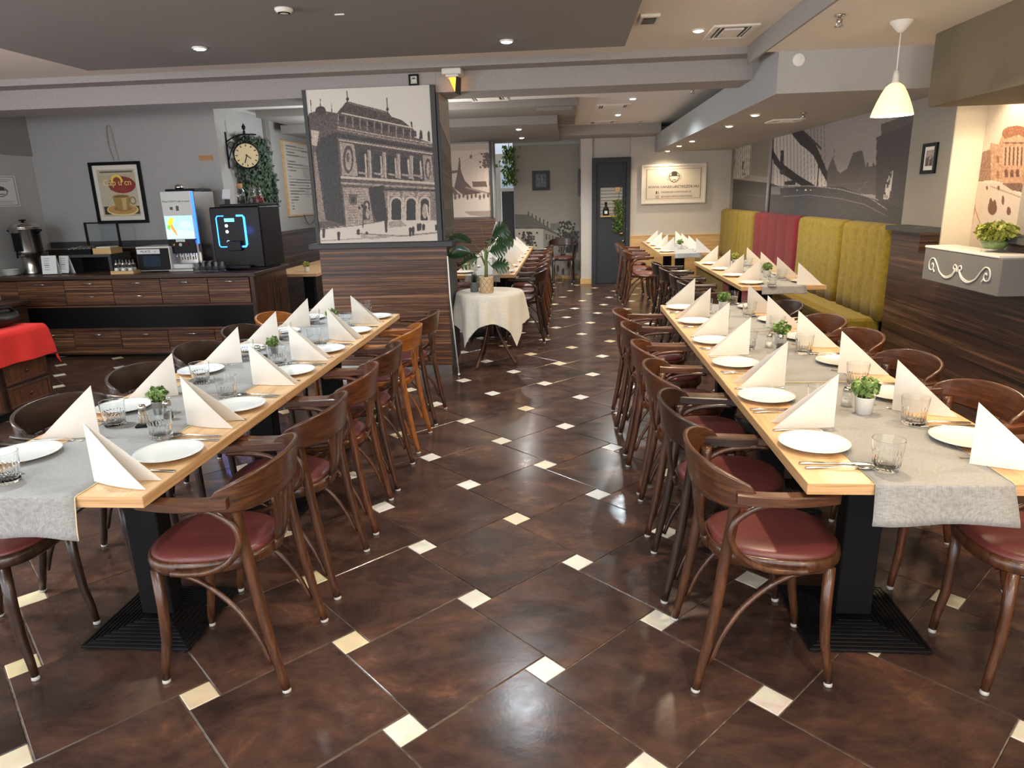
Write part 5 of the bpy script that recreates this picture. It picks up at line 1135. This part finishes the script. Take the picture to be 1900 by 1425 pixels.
# upturned glasses between the machines
g0 = None
for k in range(15):
    x, y = -3.86 + (k % 5) * .068 + (k // 5 % 2) * .03, 7.0 + (k // 5) * .078
    if x > -3.70 and y > 7.05: continue
    lab = f'clear tumbler between juice dispenser and coffee machine, {["front", "middle", "back"][k // 5]} row, {["first", "second", "third", "fourth", "fifth"][k % 5]} from the left'
    tag(link('drinking_glass', gl_me, None, (x, y, CT + .001)), lab, 'glass', 'tumblers on the counter')
t = on_counter('dark_canister', 'dark canister behind the glasses on the counter', 'canister', -3.76, 7.55); MB().lathe([(.06, 0), (.06, .22), (.05, .23)], 20).build('body', m_ch_dk, t); MB().lathe([(.062, .23), (.062, .26), (0, .265)], 20).build('lid', m_blackpl, t)
t = on_counter('tilted_cap_stand', 'dark rounded glass lid leaning by the wall right of the urn', 'lid', -5.62, 7.52)
MB().lathe([(.10, 0), (.10, .06), (.085, .12), (.05, .16), (0, .175)], 20).build('dome', m_char, t); 

# ------------------------------------------------------------------ wall clock and ivy in the corner behind the counter
t = thing('bracket_clock', 'old style double sided station clock hanging from a black scroll bracket', 'clock', (-3.83, 7.95, 2.12))
MB().box(0, .012, -.012, .012, -.19, .20, .002).build('wall_plate', m_black, t)
MB().tube(catmull([(.012, 0, .10), (.08, 0, .135), (.18, 0, .165), (.30, 0, .165), (.36, 0, .16)], 5), .008, 8).tube(catmull([(.012, 0, -.10), (.05, 0, .0), (.10, 0, .07), (.17, 0, .12), (.22, 0, .15)], 5), .006, 8).tube([(.055 + .035 * math.cos(a * PI / 8), 0, .06 + .035 * math.sin(a * PI / 8)) for a in range(17)], .004, 6).tube([(.225, 0, .155), (.225, 0, .07)], .009, 8).tube(catmull([(.225, 0, .09), (.25, 0, .105), (.27, 0, .125)], 4), .005, 6).tube(catmull([(.225, 0, .09), (.20, 0, .105), (.18, 0, .125)], 4), .005, 6).build('scroll_bracket', m_black, t)
MB().lathe([(.0, 0), (.012, .01), (.016, .03), (.006, .045), (.018, .06), (.022, .085), (.008, .105), (0, .125)], 12, (.225, 0, .165)).build('finial', m_black, t)
C_ = Matrix.Translation((.225, 0, -.06)) @ Matrix.Rotation(math.radians(22), 4, 'Z') @ Matrix.Rotation(PI / 2, 4, 'X')
MB().lathe([(.128, -.05), (.14, -.045), (.142, -.02), (.132, -.012), (.132, .012), (.142, .02), (.14, .045), (.128, .05)], 36, lo=False, hi=False).move(C_).build('case', m_black, t)
dm = mat('clock_dial', (206, 190, 146), .5)
for s in (1, -1): MB().lathe([(0, s * .0455), (.129, s * .0455)], 36, lo=False, hi=False).move(C_).build('dial', dm, t)
mb = MB()
for k in range(12): a = k * PI / 6; mb.box(-.005, .005, .095, .118, .0460, .0475); mb.v[-8:] = [(x * math.cos(a) - y * math.sin(a), x * math.sin(a) + y * math.cos(a), z) for x, y, z in mb.v[-8:]]
mb.move(C_).build('numerals', m_ink, t)
for ang, L, nm in ((-128, .055, 'hour_hand'), (-198, .085, 'minute_hand')):
    mb = MB().box(-.005, .005, -.012, L, .0478, .0490); mb.move(C_ @ Matrix.Rotation(math.radians(ang), 4, 'Z')).build(nm, m_ink, t)
def ivy_sheet(n, fx, size, m, seed, parent, name='foliage'):
    r = np.random.default_rng(seed); mb = MB()
    for k in range(n):
        c = Vector(fx(r)); a = Vector((r.normal(0, .4), r.normal(0, .6), -1 + r.normal(0, .5))).normalized(); b = a.cross(Vector((1, r.normal(0, .5), r.normal(0, .4)))).normalized(); L = size * r.uniform(.6, 1.3); nn = a.cross(b) * L * .15
        mb.add([c - a * L * .5, c - a * L * .1 + b * L * .42 + nn, c + a * L * .5, c - a * L * .1 - b * L * .42 + nn], [(0, 1, 2), (0, 2, 3)], True)
    o = mb.build(name, m, parent); o['kind'] = 'stuff'; return o
t = thing('ivy_panel', 'dense dark ivy hanging on the wall behind the clock', 'plant')
ivy_sheet(2300, lambda r: (-3.80 + r.uniform(0, .10), r.uniform(8.12, 8.86) + .08 * math.sin(r.uniform(0, 6)), (lambda u: 2.30 - .80 * u)(r.uniform(0, 1) ** .9)), .055, m_ivy, 3, t)
ivy_sheet(350, lambda r: (-3.79 + r.uniform(0, .10), 8.86 + abs(r.normal(0, .05)), r.uniform(1.45, 1.9)), .05, m_ivy, 8, t, 'trailing_foliage')
mb = MB()
for k in range(8): y = 8.15 + k * .095; mb.tube(catmull([(-3.81, y, 2.28), (-3.80, y + .03, 2.0), (-3.80, y - .02, 1.75), (-3.79, y + .02, 1.5)], 4), .004, 5)
mb.build('vine', m_stem, t)

# ------------------------------------------------------------------ alcove behind the counter
for k, (y, lab) in enumerate(((7.74, 'oak table nearer the counter in the alcove'), (8.88, 'oak table deeper in the alcove'))): table(-3.16, y + .55, .60, 1.1, lab, 'tables in the alcove')
pot_plant(-3.05, 7.95, .751, 'small pale flower in a pot on the alcove table', 'alcove plants', .9, 21, leaf=m_leaf_y)
for k, y in enumerate((8.0, 8.6, 9.2)): put_chair(-2.62, y, W_, f'dark bentwood armchair at the alcove tables, {nth(k, 3)} from the camera', 'armchairs in the alcove', 2)
tag(MB().tube([(-3.35, 10.1, .002), (-3.35, 10.1, 1.17)], .022, 12).build('white_post', m_white), 'slim white post at the alcove table', 'post')

# ------------------------------------------------------------------ low cabinet under the red cloth, bag on it, dark counter end
t = thing('panelled_cabinet', 'low brown panelled cabinet under the red cloth at the left edge', 'cabinet')
MB().box(-4.75, -4.235, 3.70, 5.18, .06, .66, .004).build('carcass', m_ch_dk, t); MB().box(-4.73, -4.26, 3.75, 5.13, 0, .06).build('plinth', m_blackpl, t)
for k in range(3):
    y1 = 5.14 - k * .49; y0 = y1 - .43
    for z0, z1 in ((.08, .24), (.26, .42), (.44, .62)):
        p = MB().box(-4.236, -4.222, y0 + .02, y1 - .02, z0 + .015, z1 - .015, .003).build('door_panel', m_ch_red, t)
        mb = MB()
        for a, b, c, e in ((y0, y1, z0, z0 + .018), (y0, y1, z1 - .018, z1), (y0, y0 + .022, z0 + .018, z1 - .018), (y1 - .022, y1, z0 + .018, z1 - .018)): mb.box(-4.236, -4.214, a, b, c, e, .003)
        mb.build('moulding', m_ch, t); MB().lathe([(.012, 0), (.014, .008), (.006, .018)], 10).move(Matrix.Translation((-4.222, (y0 + y1) / 2, (z0 + z1) / 2)) @ Matrix.Rotation(PI / 2, 4, 'Y')).build('knob', m_ch_dk, p)
# red cloth
rows = []; X0, X1, Y0, Y1, zt = -4.76, -4.225, 3.69, 5.19, .664
def cloth_pt(u, v):
    """u over the width (X), v over the length (Y): overhanging cloth with folds"""
    ex = max(0, u - X1); ey = max(0, v - Y1); x = min(u, X1); y = min(v, Y1); d = math.hypot(ex, ey); f = .016 * math.sin(v * 9) + .010 * math.sin(v * 23 + 1) if ex > 0 else .014 * math.sin(u * 17)
    if d == 0: return (x, y, zt + .0)
    r = min(d, .05); x += (ex / d) * (r * .5 + (d - r) * .14 + f * min(1, d / .2)); y += (ey / d) * (r * .5 + (d - r) * .20 + f * .5 * min(1, d / .2))
    return (x + .004, y + .004, zt - (d - .02 * (1 - math.exp(-d * 30))) * .97 + (.0 if d > .02 else 0))
us = list(np.linspace(X0, X1, 8)) + list(X1 + np.linspace(.01, .27, 14)); vs_ = list(np.linspace(Y0, Y1, 40)) + list(Y1 + np.linspace(.01, .27, 12))
t = tag(MB().shell([[cloth_pt(u, v) for u in us] for v in vs_], .002).build('red_tablecloth', m_redcl), 'red cloth draped over the low cabinet at the left edge', 'tablecloth')
sub = t.modifiers.new('s', 'SUBSURF'); sub.levels = 1; sub.render_levels = 1
t = thing('black_bag', 'soft black bag lying on the red cloth', 'bag', (-4.50, 4.98, .668))
rr = np.random.default_rng(2)
mb = MB(); R = []
for i in range(9):
    ph = PI * i / 8
    R.append([(.17 * math.sin(ph) ** .7 * math.cos(2 * PI * k / 20) * (1 + .08 * math.sin(5 * k + i)), .26 * math.sin(ph) ** .7 * math.sin(2 * PI * k / 20), max(0.0, .062 - .075 * math.cos(ph) + .006 * math.sin(3 * k + 2 * i))) for k in range(20)])
mb.grid(R, closed_u=True); mb.build('body', mat('black_leather', (26, 22, 20), .4), t)
MB().tube(catmull([(.10, .16, .10), (.14, .05, .145), (.12, -.10, .14), (.10, -.2, .09)], 5), .012, 8).build('strap', m_blackpl, t)
MB().tube([(.06, .12, .136), (.09, .04, .14)], .006, 6).build('zip', m_steel, t)
t = thing('side_counter', 'dark wood counter end behind the black bag at the left edge', 'counter')
MB().box(-6.0, -5.46, 5.9, 6.62, .62, .66, .004).build('top', m_eb_dk, t); MB().box(-6.0, -5.50, 5.94, 6.60, .0, .62).build('body', m_eb_dk, t)

# ------------------------------------------------------------------ round table with cloth and plants beside the pillar
RX, RY, RZ0 = -.725, 6.33, .70
t = thing('round_pedestal_table', 'small round table on a brown bentwood tripod beside the pillar', 'table', (RX, RY, 0))
MB().lathe([(0, RZ0 - .025), (.29, RZ0 - .025), (.295, RZ0 - .012), (.29, RZ0), (0, RZ0)], 40).build('tabletop', m_ch, t)
MB().tube([(0, 0, .30), (0, 0, RZ0 - .02)], .022, 12).build('stem', m_ch, t)
for a in (-118, -2, 122):
    a = math.radians(a - 4); c, s = math.cos(a), math.sin(a); p = catmull([(c * .03, s * .03, .60), (c * .035, s * .035, .46), (c * .08, s * .08, .30), (c * .16, s * .16, .14), (c * .235, s * .235, .014)], 6)
    MB().tube(p, .0155, 10).build('leg', m_ch, t)
MB().tube([(.10 * math.cos(q * PI / 12), .10 * math.sin(q * PI / 12), .235) for q in range(25)], .008, 8).build('ring_brace', m_ch, t)
R = []; half = .57; rt = .300
for i in range(26):
    row = []
    for k in range(120):
        th = 2 * PI * k / 120; ca, sa = abs(math.cos(th - .11)), abs(math.sin(th - .11)); S = half / max(ca, sa) * .985
        if i < 6: r = rt * i / 5; row.append((r * math.cos(th), r * math.sin(th), RZ0 + .004)); continue
        f = (i - 5) / 20; d = (S - rt) * f; ph = math.sin(th * 11 + .6) * .55 + math.sin(th * 7 + 2) * .45
        r = rt + .012 * (1 - math.exp(-d * 60)) + d * .10 + ph * .030 * min(1, d / .22) - .02 * f * (S > .6); z = RZ0 + .004 - max(0, d - .006) * .985
        row.append((r * math.cos(th), r * math.sin(th), z))
    R.append(row)
mb = MB(); mb.grid([[tuple(p) for p in r] for r in R[1:]], closed_u=True); mb.add(R[1], [tuple(range(120))])
o = tag(mb.build('round_tablecloth', m_cloth, None, (RX, RY, 0)), 'beige cloth draped over the small round table with hanging corners', 'tablecloth')
zt = RZ0 + .0045
t = thing('monstera', 'tall monstera in a patterned beige pot on the round table', 'plant', (RX - .015, RY - .10, zt))
PV = mat('patterned_pot', (204, 178, 142), .7)
MB().lathe([(.055, 0), (.060, .003), (.066, .142), (.067, .146), (.060, .146), (.057, .12), (0, .12)], 28).build('pot', PV, t)
mb = MB()
for k in range(9):
    for s in (-1, 1):
        p = []
        for q in range(13): f = q / 12; a = 2 * PI * k / 9 + s * (PI / 9) * abs(((f * 4) % 2) - 1); r = .0610 + .006 * f; p.append((r * math.cos(a), r * math.sin(a), .008 + .13 * f))
        mb.tube(p, .0018, 4)
mb.build('relief_lattice', mat('pot_lattice', (150, 116, 84), .7), t)
MB().lathe([(.058, .121), (.03, .126), (0, .127)], 16, hi=False).build('soil', m_soil, t)
MB().tube([(0, 0, .12), (.004, 0, .26), (.0, 0, .40)], [.016, .015, .009], 10).build('trunk', mat('green_stem', (110, 122, 62), .5), t)
def monstera_leaf(c, tip, side, size, slots, parent):
    """leaf blade from base c toward tip, cut between the ribs"""
    a = (Vector(tip) - Vector(c)); L = a.length; a.normalize(); b = Vector(side); b = (b - a * b.dot(a)).normalized(); nn = a.cross(b); mb = MB()
    def hw(f): return size * (math.sin(PI * min(1, f * .92 + .06)) ** .75) * (1.0 - .25 * f)
    for s in (-1, 1):
        nseg = slots if slots else 1
        for q in range(nseg):
            f0, f1 = q / nseg, (q + 1) / nseg; gap = .16 / nseg if slots > 1 else 0; rows = []
            for i in range(5):
                f = f0 + (f1 - f0) * i / 4; r = []
                for j in range(5):
                    u = j / 4; ff = f + (.10 * u * (1 if slots else .4)) - (0); 
                    if slots > 1 and u > .35: ff = f0 + (f1 - f0) * (.5 + (i / 4 - .5) * (1 - .55 * (u - .35) / .65)) + .10 * u
                    w_ = hw(min(1, f)) * u; p = Vector(c) + a * (L * ff) + b * (s * w_) + nn * (-.25 * size * u * u + .05 * size * math.sin(ff * 3)) - Vector((0, 0, .25 * L * ff * ff))
                    r.append(tuple(p))
                rows.append(r)
            mb.grid(rows)
    return mb.build('leaf', m_leaf_d, parent)
stems = MB()
LV = [((-.12, .0, .44), (-.33, -.04, .56), (0, .8, .5), .075, 0), ((-.12, -.05, .36), (-.33, -.12, .40), (0, .7, .7), .085, 1), ((.06, .02, .50), (.20, -.04, .62), (-.3, .5, .8), .12, 6), ((.09, .0, .46), (.24, -.08, .50), (-.1, .6, .8), .115, 6),
      ((.04, -.04, .37), (.18, -.10, .45), (.3, .3, .9), .115, 6), ((.05, -.03, .24), (.20, -.08, .29), (0, .5, .9), .10, 6), ((.03, .06, .42), (.07, .20, .50), (.8, 0, .4), .10, 5), ((-.06, -.06, .32), (-.20, -.16, .30), (.5, .4, .6), .08, 5)]
for c, tip, sd, sz, sl in LV:
    monstera_leaf(c, tip, sd, sz, sl, t); stems.tube(catmull([(0, 0, .22), (c[0] * .4, c[1] * .4, (.22 + c[2]) / 2 + .05), c], 5), .0042, 6)
stems.tube(catmull([(0, 0, .30), (-.01, 0, .45), (-.03, 0, .60)], 4), .002, 5)
stems.build('stem', m_stem, t)
t = thing('snake_plant', 'small upright grassy plant in a grey pot on the round table', 'plant', (RX - .135, RY - .02, zt))
MB().lathe([(.036, 0), (.039, .002), (.043, .085), (.044, .088), (.039, .088), (.037, .075), (0, .075)], 24).build('pot', mat('grey_pot', (104, 112, 112), .5), t)
r = np.random.default_rng(8)
for k in range(26):
    a = r.uniform(0, 2 * PI); q = r.uniform(0, .03); h = r.uniform(.07, .13); d = r.uniform(.0, .025); p0 = Vector((q * math.cos(a), q * math.sin(a), .075))
    MB().tube([p0, p0 + Vector((d * .4 * math.cos(a), d * .4 * math.sin(a), h * .6)), p0 + Vector((d * math.cos(a), d * math.sin(a), h))], [.005, .0045, .0008], 5, flat=.4).build('blade', m_leaf_d, t)
tag(MB().tube([(-1.035, 5.955, 1.06), (-1.03, 5.955, .70), (-.985, 5.955, .02)], .006, 8).tube([(-.985, 5.955, .02), (-.985, 5.955, .004)], .010, 8).build('white_cable', m_white), 'thin white cable hanging down the corner of the pillar', 'cable')

# ------------------------------------------------------------------ planter box on the right wainscot
t = thing('planter_box', 'grey wall box with white scroll ornament under the street picture', 'box')
MB().box(2.39, 2.575, 4.07, 4.93, .925, 1.135, .004).build('box', mat('box_grey', (112, 110, 108), .6), t); MB().box(2.385, 2.578, 4.10, 4.93, 1.135, 1.15, .003).build('top_board', m_white, t)
mb = MB()
def sc(pts, r=.0045): mb.tube([(2.386, 4.50 - p[0], 1.03 + p[1]) for p in catmull([(a, b, 0) for a, b in pts], 6)], r, 6)
for s in (-1, 1):
    for o in (0, .012): sc([(s * .02, .005 - o), (s * .06, -.035 - o), (s * .13, -.055 - o * .6), (s * .20, -.035), (s * .245, .01), (s * .29, .045)])
    sc([(s * .245, .012), (s * .285, .043), (s * .325, .040), (s * .345, .01), (s * .335, -.025), (s * .30, -.030), (s * .285, -.008), (s * .300, .012), (s * .315, .002)])
    sc([(s * .285, -.025), (s * .268, -.042)]); sc([(s * .005, -.012), (s * .012, .02), (s * .035, .028), (s * .045, .01), (s * .03, -.002)])
mb.build('scroll_ornament', m_white, t)
t = thing('glass_planter', 'lime green plant in a footed glass bowl on the grey wall box', 'plant', (2.50, 4.36, 1.1505))
MB().lathe([(.065, 0), (.068, .004), (.06, .015), (.072, .04), (.085, .06), (.088, .066), (.082, .066), (.068, .04), (.055, .018), (0, .015)], 24).build('bowl', m_glass, t)
MB().lathe([(.05, .018), (.066, .04), (.076, .058), (0, .06)], 20).build('moss', m_leaf, t)
leafy(420, .115, .055, .115, .036, m_leaf_y, 12, t, base=(0, 0, .06))

# ------------------------------------------------------------------ pendant lamp
t = thing('pendant_lamp', 'white bell shaped pendant lamp glowing above the right table', 'lamp', (1.905, 4.52, 0))
MB().lathe([(.062, 2.449), (.062, 2.44), (.02, 2.392), (.008, 2.385)], 28).build('canopy', m_white, t); MB().tube([(0, 0, 2.39), (0, 0, 2.17)], .004, 8).build('cable', m_white, t); MB().lathe([(.012, 2.185), (.017, 2.16), (.019, 2.125), (.03, 2.112)], 16).build('socket', m_white, t)
pr_ = [(.030, 2.115), (.048, 2.10), (.068, 2.065), (.088, 2.02), (.105, 1.975), (.115, 1.94)]
MB().lathe(pr_ + [(r_ - .003, z_) for r_, z_ in pr_[::-1]], 40, lo=False, hi=False).build('shade', m_shade, t); MB().lathe([(0, 1.985), (.022, 1.995), (.028, 2.02), (.016, 2.055), (.012, 2.08)], 16).build('bulb', m_lamp_w, t)
pl = bpy.data.lights.new('bulb_light', 'POINT'); pl.energy = 38; pl.color = WARM; pl.shadow_soft_size = .04; o = bpy.data.objects.new('bulb_light', pl); COL.objects.link(o); o.location = (1.905, 4.52, 1.95)

# ------------------------------------------------------------------ recessed lamps, vents, sprinklers, signs on the ceiling
ring_me = MB().lathe([(.044, 0), (.046, -.006), (.034, -.010), (.032, -.002)], 24, lo=False, hi=False).mesh('ring', m_white)
lens = {}
for nm, m in (('c', m_lamp_c), ('w', m_lamp_w)): lens[nm] = MB().lathe([(0, -.016), (.02, -.015), (.034, -.010)], 20, lo=False, hi=False).mesh('lens', m)
def where(x, y, z):
    if z < 2.3: return 'low soffit above the bench'
    if z < 2.45: return 'dropped ceiling over the back centre table'
    if y > 8: return 'light ceiling of the back room'
    return 'grey ceiling slab' if z < 2.55 else ('light ceiling left of the slab' if x < 0 else 'light ceiling right of the slab')
cnt = {}
for x, y, z, p, c, s in LAMPS:
    if not s: continue
    wv = where(x, y, z); i = cnt.get(wv, 0); cnt[wv] = i + 1
    extra = {'grey ceiling slab': ['left one', 'right one'], 'low soffit above the bench': ['nearest', 'second', 'third', 'fourth', 'farthest, above the sign'], 'light ceiling of the back room': ['nearest', 'middle', 'farthest'], 'dropped ceiling over the back centre table': ['nearer', 'farther']}.get(wv, ['single'])
    t = thing('ceiling_spot', f'round recessed spotlight in the {wv}, {extra[min(i, len(extra) - 1)]}', 'ceiling light', (x, y, z - .0005), 0, 'recessed ceiling spots')
    link('ring', ring_me, t); link('lens', lens['w' if c == WARM else 'c'], t)
def vent(x, y, z, wx, wy, label):
    t = thing('air_vent', label, 'vent', (x, y, z), 0, 'ceiling air vents'); a, b = wx / 2, wy / 2; mb = MB()
    for x0, x1, y0, y1 in ((-a, a, -b, -b + .04), (-a, a, b - .04, b), (-a, -a + .04, -b + .04, b - .04), (a - .04, a, -b + .04, b - .04)): mb.box(x0, x1, y0, y1, -.014, -.0005, .003)
    mb.build('frame', m_white, t); MB().box(-a + .04, a - .04, -b + .04, b - .04, -.004, -.0005).build('recess', m_blackpl, t); MB().box(-a + .085, a - .085, -b + .085, b - .085, -.018, -.004, .004).build('diffuser_plate', m_white, t)
    sl = MB().box(-.004, .004, -b + .045, b - .045, -.012, -.005).mesh('slat', m_white)
    for q in (-1, 1): link('slat', sl, t, (q * (a - .06), 0, 0))
vent(-.86, 8.05, ZC, .42, .42, 'square air vent right of the pillar in the far ceiling'); vent(.56, 9.25, ZC, .42, .42, 'square air vent nearer beside the cool spot in the far ceiling'); vent(.52, 11.2, ZC, .42, .42, 'square air vent farther in the far ceiling')
vent(1.10, 5.25, ZC, .30, .42, 'square air vent in the light ceiling right of the slab'); vent(2.10, 7.35, 2.18, .30, .30, 'square air vent in the low soffit above the bench')
t = thing('slab_vent', 'small vent half hidden behind the edge of the grey slab', 'vent', (.50, 4.75, ZC)); MB().box(-.06, .06, -.1, .1, -.02, -.0005, .003).build('frame', m_white, t); MB().box(-.04, .04, -.07, .07, -.024, -.02).build('grille', m_blackpl, t)
for k, (x, y, z, lab) in enumerate(((1.485, 4.31, 2.45, 'sprinkler head left of the pendant lamp'), (1.30, 7.9, ZC, 'sprinkler head beside the low soffit in the back room'), (2.07, 6.70, 2.18, 'sprinkler head in the low soffit near its front'), (1.10, 11.3, ZC, 'sprinkler head at the far end of the back ceiling'))):
    t = thing('sprinkler', lab, 'sprinkler', (x, y, z), 0, 'ceiling sprinklers'); MB().lathe([(.03, -.0005), (.03, -.006), (.012, -.010)], 16).build('rosette', m_steel, t); MB().lathe([(.009, -.008), (.009, -.04), (.004, -.045), (.004, -.055)], 10).tube([(-.014, 0, -.02), (-.014, 0, -.05), (0, 0, -.056)], .003, 5).tube([(.014, 0, -.02), (.014, 0, -.05), (0, 0, -.056)], .003, 5).build('nozzle', m_steel, t); MB().lathe([(.024, -.056), (.024, -.059)], 14).build('deflector', m_steel, t)
t = thing('round_cover', 'white round cover disc on the front of the low soffit', 'cover'); MB().lathe([(.042, 0), (.042, .006), (.036, .009), (0, .010)], 28).move(Matrix.Translation((1.585, 5.32, 2.392)) @ Matrix.Rotation(PI / 2, 4, 'X')).build('disc', m_paper, t)
t = thing('ceiling_detector', 'small round detector in the grey ceiling slab', 'detector', (-1.41, 3.73, ZS)); MB().lathe([(.045, -.0005), (.045, -.008), (.036, -.02), (.02, -.024), (0, -.024)], 20).build('body', m_white, t); MB().lathe([(.032, -.0205), (.030, -.0245), (.022, -.0245)], 16, lo=False, hi=False).build('ring', m_blackpl, t)
tag(MB().box(-1.20, -1.15, 3.88, 3.892, ZS - .006, ZS - .0005).build('ceiling_slot', m_paper), 'tiny white slot beside the detector in the slab', 'slot')
t = thing('exit_sign', 'white emergency sign box with glowing amber wedge on the beam', 'sign', (-.91, 5.93, 2.53))
MB().box(-.08, .075, -.075, .07, -.045, -.0005, .006).build('housing', m_white, t); MB().box(-.055, .05, -.055, .05, -.062, -.045, .004).build('skirt', m_paper, t)
MB().prism([(-.035, -.062), (.03, -.062), (.012, -.17)], -.006, .03, 'y').build('lit_wedge', m_amber, t)
MB().add([(.03, -.05, -.062), (.055, .03, -.062), (.045, .03, -.19), (.016, -.05, -.18), (.036, -.052, -.062), (.061, .028, -.062), (.051, .028, -.19), (.022, -.052, -.18)], [(0, 1, 2, 3), (4, 7, 6, 5), (0, 4, 5, 1), (1, 5, 6, 2), (2, 6, 7, 3), (3, 7, 4, 0)]).build('sign_plate', m_char, t)
# curtain of hanging plant by the far doorway; bottle and plant in the door hatch
t = thing('hanging_plant', 'green plant trailing from the ceiling by the far doorway', 'plant'); ivy_sheet(420, lambda r: (-1.06 + r.normal(0, .06), 13.1 + r.normal(0, .05), r.uniform(1.72, 2.4)), .07, m_leaf, 31, t); MB().tube([(-1.06, 13.1, ZC - .001), (-1.06, 13.1, 2.2), (-1.05, 13.1, 1.8)], .006, 6).build('vine', m_stem, t)
t = thing('door_plant', 'green trailing plant hanging in front of the door hatch', 'plant'); ivy_sheet(330, lambda r: (.86 + r.normal(0, .045) + .03 * math.sin(r.uniform(0, 6)), 12.30 + r.normal(0, .012), (lambda u: 1.42 - .52 * u)(r.uniform(0, 1))), .045, m_leaf, 33, t); MB().tube(catmull([(.90, 12.34, 1.66), (.86, 12.31, 1.45), (.85, 12.305, 1.15), (.87, 12.305, .92)], 4), .004, 5).build('vine', m_stem, t)
t = thing('hatch_bottle', 'dark bottle with label standing in the door hatch', 'bottle', (.645, 12.352, 1.165)); MB().lathe([(.05, 0), (.05, .11), (.032, .14), (.018, .16), (.018, .205), (.022, .207), (.022, .225), (0, .226)], 18).move(Matrix.Diagonal((1, .35, 1, 1))).build('glass', m_blackpl, t); MB().box(-.025, .025, -.021, -.0178, .03, .08).build('label', m_paper, t)
tag(MB().box(.80, .885, 12.345, 12.371, 1.55, 1.63, .003).build('hatch_box', m_ltwood), 'small square wooden box in the upper corner of the door hatch', 'box')
tag(MB().box(.55, .925, 12.325, 12.371, 1.142, 1.165, .002).build('hatch_shelf', m_ltwood), 'narrow pine shelf at the bottom of the door hatch', 'shelf')
